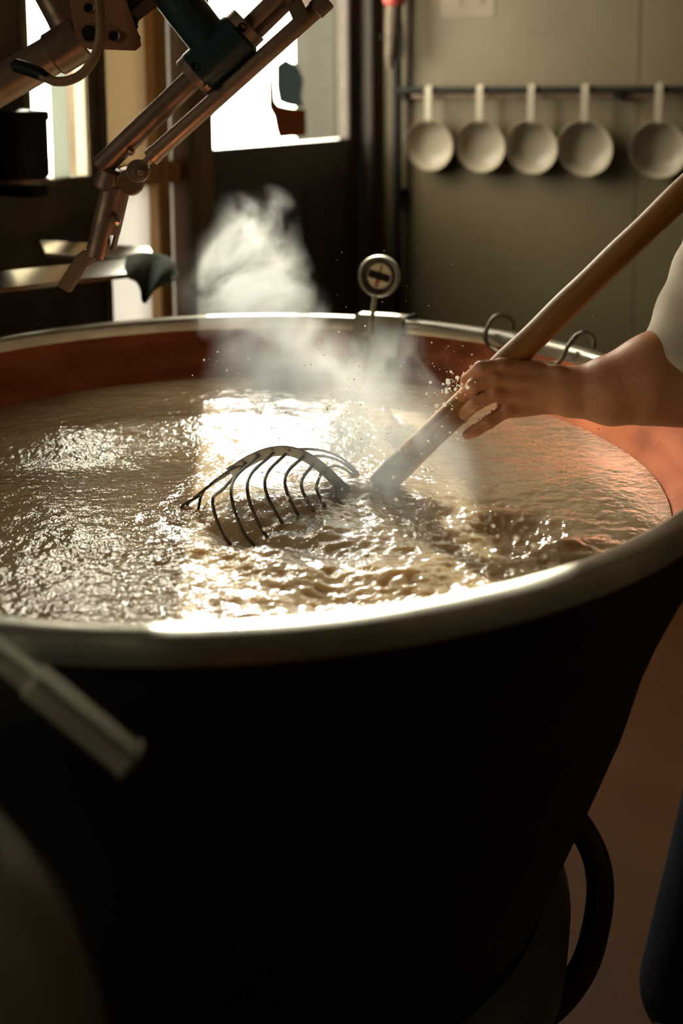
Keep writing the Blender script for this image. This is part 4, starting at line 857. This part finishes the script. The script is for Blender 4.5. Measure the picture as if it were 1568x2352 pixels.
st.F = np.where(inarm > 0, np.maximum(st.F, cut), st.F).astype(np.float32)
a2 = (shl - el2) / np.linalg.norm(shl - el2); cut2 = (shl + (el2 - shl) * 0.68 - gg) @ a2; st.F = np.where(((gg - shl) @ rgt < 0.03) & (np.linalg.norm(gg - el2, axis=-1) < 0.22), np.maximum(st.F, cut2), st.F).astype(np.float32)
st.F = np.maximum(st.F, np.maximum(0.90 - gg[..., 2], gg[..., 2] - 1.475)).astype(np.float32)
st.F += (0.0035 * np.sin(gg[..., 0] * 55 + gg[..., 2] * 30) * np.sin(gg[..., 1] * 40 + gg[..., 2] * 17)).astype(np.float32)
vs, fs = st.mesh(); so = mesh_obj('shirt', vs, fs, M['cotton'], person); sm = so.modifiers.new('smooth', 'SMOOTH'); sm.factor = 0.5; sm.iterations = 2
# trousers and apron
tr_ = SDF((0.36, 1.40, 0.02), (1.30, 2.22, 1.10), 0.009)
tr_.ell(hipc + np.array([0, 0, 0.02]), (0.195, 0.15, 0.17), 0.04, (rgt, face, (0, 0, 1)))
for lg in legs: tr_.cone(lg[0], lg[1], 0.115, 0.098, 0.03); tr_.cone(lg[1], lg[2], 0.098, 0.090, 0.02)
tr_.cone(legs[0][0] + face * 0.06, legs[0][1] + face * 0.03, 0.11, 0.10, 0.05)
vt, ft = tr_.mesh(); to = mesh_obj('trousers', vt, ft, M['navy'], person); sm = to.modifiers.new('smooth', 'SMOOTH'); sm.factor = 0.5; sm.iterations = 3
for lg in legs:
    sd2 = SDF(lg[2] - np.array([0.2, 0.25, 0.12]), lg[2] + np.array([0.2, 0.2, 0.1]), 0.008); sd2.cone(lg[2] * np.array([1, 1, 0]) + np.array([0, 0, 0.045]) - face * 0.04, lg[2] * np.array([1, 1, 0]) + np.array([0, 0, 0.040]) + face * 0.15, 0.045, 0.040, 0.01); sd2.cone(lg[2] * np.array([1, 1, 0]) + np.array([0, 0, 0.05]), lg[2] + np.array([0, 0, 0.04]), 0.05, 0.052, 0.02)
    vq, fq = sd2.mesh(); vq[:, 2] = np.maximum(vq[:, 2], 0.0); mesh_obj('boot', vq, fq, M['white_plastic'], person)

# ================================================================== SPRAY
mb = MB(); ico = [(0, 0, 1), (0.894, 0, 0.447), (0.276, 0.851, 0.447), (-0.724, 0.526, 0.447), (-0.724, -0.526, 0.447), (0.276, -0.851, 0.447), (0.724, 0.526, -0.447), (-0.276, 0.851, -0.447), (-0.894, 0, -0.447), (-0.276, -0.851, -0.447), (0.724, -0.526, -0.447), (0, 0, -1)]
icf = [(0, 1, 2), (0, 2, 3), (0, 3, 4), (0, 4, 5), (0, 5, 1), (1, 6, 2), (2, 7, 3), (3, 8, 4), (4, 9, 5), (5, 10, 1), (6, 7, 2), (7, 8, 3), (8, 9, 4), (9, 10, 5), (10, 6, 1), (11, 7, 6), (11, 8, 7), (11, 9, 8), (11, 10, 9), (11, 6, 10)]
def drop(p, r_): mb.add([np.array(p) + r_ * np.array(q) for q in ico], icf)
def scatter(n, cx, cy, sx, sy, y0, y1, rmin, rmax):
    for _ in range(n):
        px, py = rng.normal(cx, sx), rng.normal(cy, sy); p = atY(px, py, rng.uniform(y0, y1))
        if p[2] < LIQ_Z + 0.005 or px < 0 or px > 1560: continue
        drop(p, rmin + (rmax - rmin) * rng.random() ** 3)
scatter(260, 800, 990, 150, 90, 1.45, 1.75, 0.0005, 0.0020)
scatter(120, 660, 880, 110, 60, 1.45, 1.8, 0.0005, 0.0020)
scatter(140, 950, 1010, 120, 70, 1.45, 1.65, 0.0005, 0.0022)
scatter(90, 1080, 900, 150, 130, 1.45, 1.7, 0.0004, 0.0015)
scatter(120, 900, 1190, 220, 70, 1.25, 1.4, 0.0006, 0.0022)
scatter(26, 1120, 1240, 90, 40, 1.15, 1.3, 0.001, 0.0030)
scatter(60, 1030, 885, 20, 22, 1.50, 1.58, 0.0008, 0.0034)
scatter(60, 800, 700, 300, 120, 1.5, 1.8, 0.0003, 0.0008)
for pts, rs in fing:
    Q = [Hp(*p) for p in pts]
    for i in range(3):
        for t in np.linspace(0, 1, 26):
            c_ = Q[i] + (Q[i + 1] - Q[i]) * t; r_ = (rs[i] + (rs[i + 1] - rs[i]) * t) * 0.97
            if rng.random() < 0.55 and (i > 0 or t > 0.35): drop(c_ + r_ * np.array([-0.35, 0.1, 0.93]) + rng.normal(0, 0.0012, 3), rng.uniform(0.0005, 0.0016))
sp = mb.build('milk_spray', M['droplet']); tag(sp, 'fine spray of milk droplets and curd grains flying around the whisk', 'spray', kind='stuff')

# ================================================================== STEAM
def steam(name, lo, hi, blobs, dens, label, nscale=7.0, sharp=(0.45, 0.60), g_=0.55, seed=0.0):
    mb = MB(); lo = np.array(lo); hi = np.array(hi); box(mb, (lo + hi) / 2, hi - lo)
    m = bpy.data.materials.new(name + '_vapour'); m.use_nodes = True; N, L = m.node_tree.nodes, m.node_tree.links
    N.remove(N['Principled BSDF']); out = N['Material Output']
    vs_ = N.new('ShaderNodeVolumeScatter'); vs_.inputs['Color'].default_value = (0.97, 0.95, 0.90, 1); vs_.inputs['Anisotropy'].default_value = g_
    tc = N.new('ShaderNodeTexCoord')
    wn = N.new('ShaderNodeTexNoise'); wn.inputs['Scale'].default_value = nscale * 0.55; wn.inputs['Detail'].default_value = 1.5
    off = N.new('ShaderNodeVectorMath'); off.operation = 'ADD'; off.inputs[1].default_value = (seed, seed * 2, seed * 0.7); L.new(tc.outputs['Object'], off.inputs[0]); L.new(off.outputs[0], wn.inputs['Vector'])
    sb = N.new('ShaderNodeVectorMath'); sb.operation = 'SUBTRACT'; sb.inputs[1].default_value = (0.5, 0.5, 0.5); L.new(wn.outputs['Color'], sb.inputs[0])
    sc = N.new('ShaderNodeVectorMath'); sc.operation = 'SCALE'; sc.inputs['Scale'].default_value = 0.20; L.new(sb.outputs[0], sc.inputs[0])
    ad = N.new('ShaderNodeVectorMath'); ad.operation = 'ADD'; L.new(off.outputs[0], ad.inputs[0]); L.new(sc.outputs[0], ad.inputs[1])
    n = N.new('ShaderNodeTexNoise'); n.inputs['Scale'].default_value = nscale; n.inputs['Detail'].default_value = 3.5; n.inputs['Roughness'].default_value = 0.62; L.new(ad.outputs[0], n.inputs['Vector'])
    mr = N.new('ShaderNodeMapRange'); mr.interpolation_type = 'SMOOTHSTEP'; mr.inputs['From Min'].default_value = sharp[0]; mr.inputs['From Max'].default_value = sharp[1]; L.new(n.outputs['Fac'], mr.inputs['Value'])
    warp = N.new('ShaderNodeVectorMath'); warp.operation = 'SCALE'; warp.inputs['Scale'].default_value = 0.10; L.new(sb.outputs[0], warp.inputs[0])
    pw_ = N.new('ShaderNodeVectorMath'); pw_.operation = 'ADD'; L.new(tc.outputs['Object'], pw_.inputs[0]); L.new(warp.outputs[0], pw_.inputs[1])
    prev = None
    for (c, r_, a, base) in blobs:
        s1 = N.new('ShaderNodeVectorMath'); s1.operation = 'SUBTRACT'; s1.inputs[1].default_value = tuple(map(float, c)); L.new(pw_.outputs[0], s1.inputs[0])
        s2 = N.new('ShaderNodeVectorMath'); s2.operation = 'DIVIDE'; s2.inputs[1].default_value = tuple(map(float, r_)); L.new(s1.outputs[0], s2.inputs[0])
        s3 = N.new('ShaderNodeVectorMath'); s3.operation = 'LENGTH'; L.new(s2.outputs[0], s3.inputs[0])
        s4 = N.new('ShaderNodeMapRange'); s4.interpolation_type = 'SMOOTHSTEP'; s4.inputs['From Min'].default_value = 1.0; s4.inputs['From Max'].default_value = 0.15; s4.inputs['To Max'].default_value = a; L.new(s3.outputs['Value'], s4.inputs['Value'])
        nb = N.new('ShaderNodeMapRange'); nb.inputs['To Min'].default_value = base; nb.inputs['To Max'].default_value = 1.0; L.new(mr.outputs[0], nb.inputs['Value'])
        ml = N.new('ShaderNodeMath'); ml.operation = 'MULTIPLY'; L.new(s4.outputs[0], ml.inputs[0]); L.new(nb.outputs[0], ml.inputs[1])
        if prev is None: prev = ml
        else:
            ap = N.new('ShaderNodeMath'); ap.operation = 'ADD'; L.new(prev.outputs[0], ap.inputs[0]); L.new(ml.outputs[0], ap.inputs[1]); prev = ap
    fm = N.new('ShaderNodeMath'); fm.operation = 'MULTIPLY'; fm.inputs[1].default_value = dens; L.new(prev.outputs[0], fm.inputs[0]); L.new(fm.outputs[0], vs_.inputs['Density'])
    L.new(vs_.outputs[0], out.inputs['Volume'])
    try: m.cycles.volume_step_rate = 1.0
    except Exception: pass
    o = mb.build(name, m, smooth=False); tag(o, label, 'steam', kind='stuff'); return o
YS = 1.78
def Bl(px, py, Y, rx, ry, rz, a=1.0, base=0.0): return (atY(px, py, Y), (rx, ry, rz), a, base)
steam('steam', (-0.40, 1.70, 1.10), (0.02, 2.12, 1.58),
      [Bl(560, 640, 1.90, 0.115, 0.14, 0.12, 1.0, 0.03), Bl(585, 525, 1.93, 0.09, 0.11, 0.09, 0.45, 0.0), Bl(620, 745, 1.88, 0.10, 0.13, 0.09, 0.8, 0.03)],
      15.0, 'white plume of steam curling up past the far rim of the vat', 10.0, seed=3.1)
steam('steam', (-0.36, 1.30, 1.025), (0.30, 1.86, 1.24),
      [Bl(660, 850, 1.74, 0.15, 0.13, 0.09, 0.7, 0.0), Bl(700, 970, 1.68, 0.20, 0.15, 0.09, 1.0, 0.22), Bl(770, 1065, 1.60, 0.22, 0.16, 0.09, 0.8, 0.35), Bl(930, 1070, 1.54, 0.20, 0.16, 0.09, 0.5, 0.25), Bl(820, 870, 1.74, 0.20, 0.13, 0.09, 0.45, 0.0)],
      11.5, 'low cloud of steam hanging over the milk around the whisk', 9.0, seed=8.4)
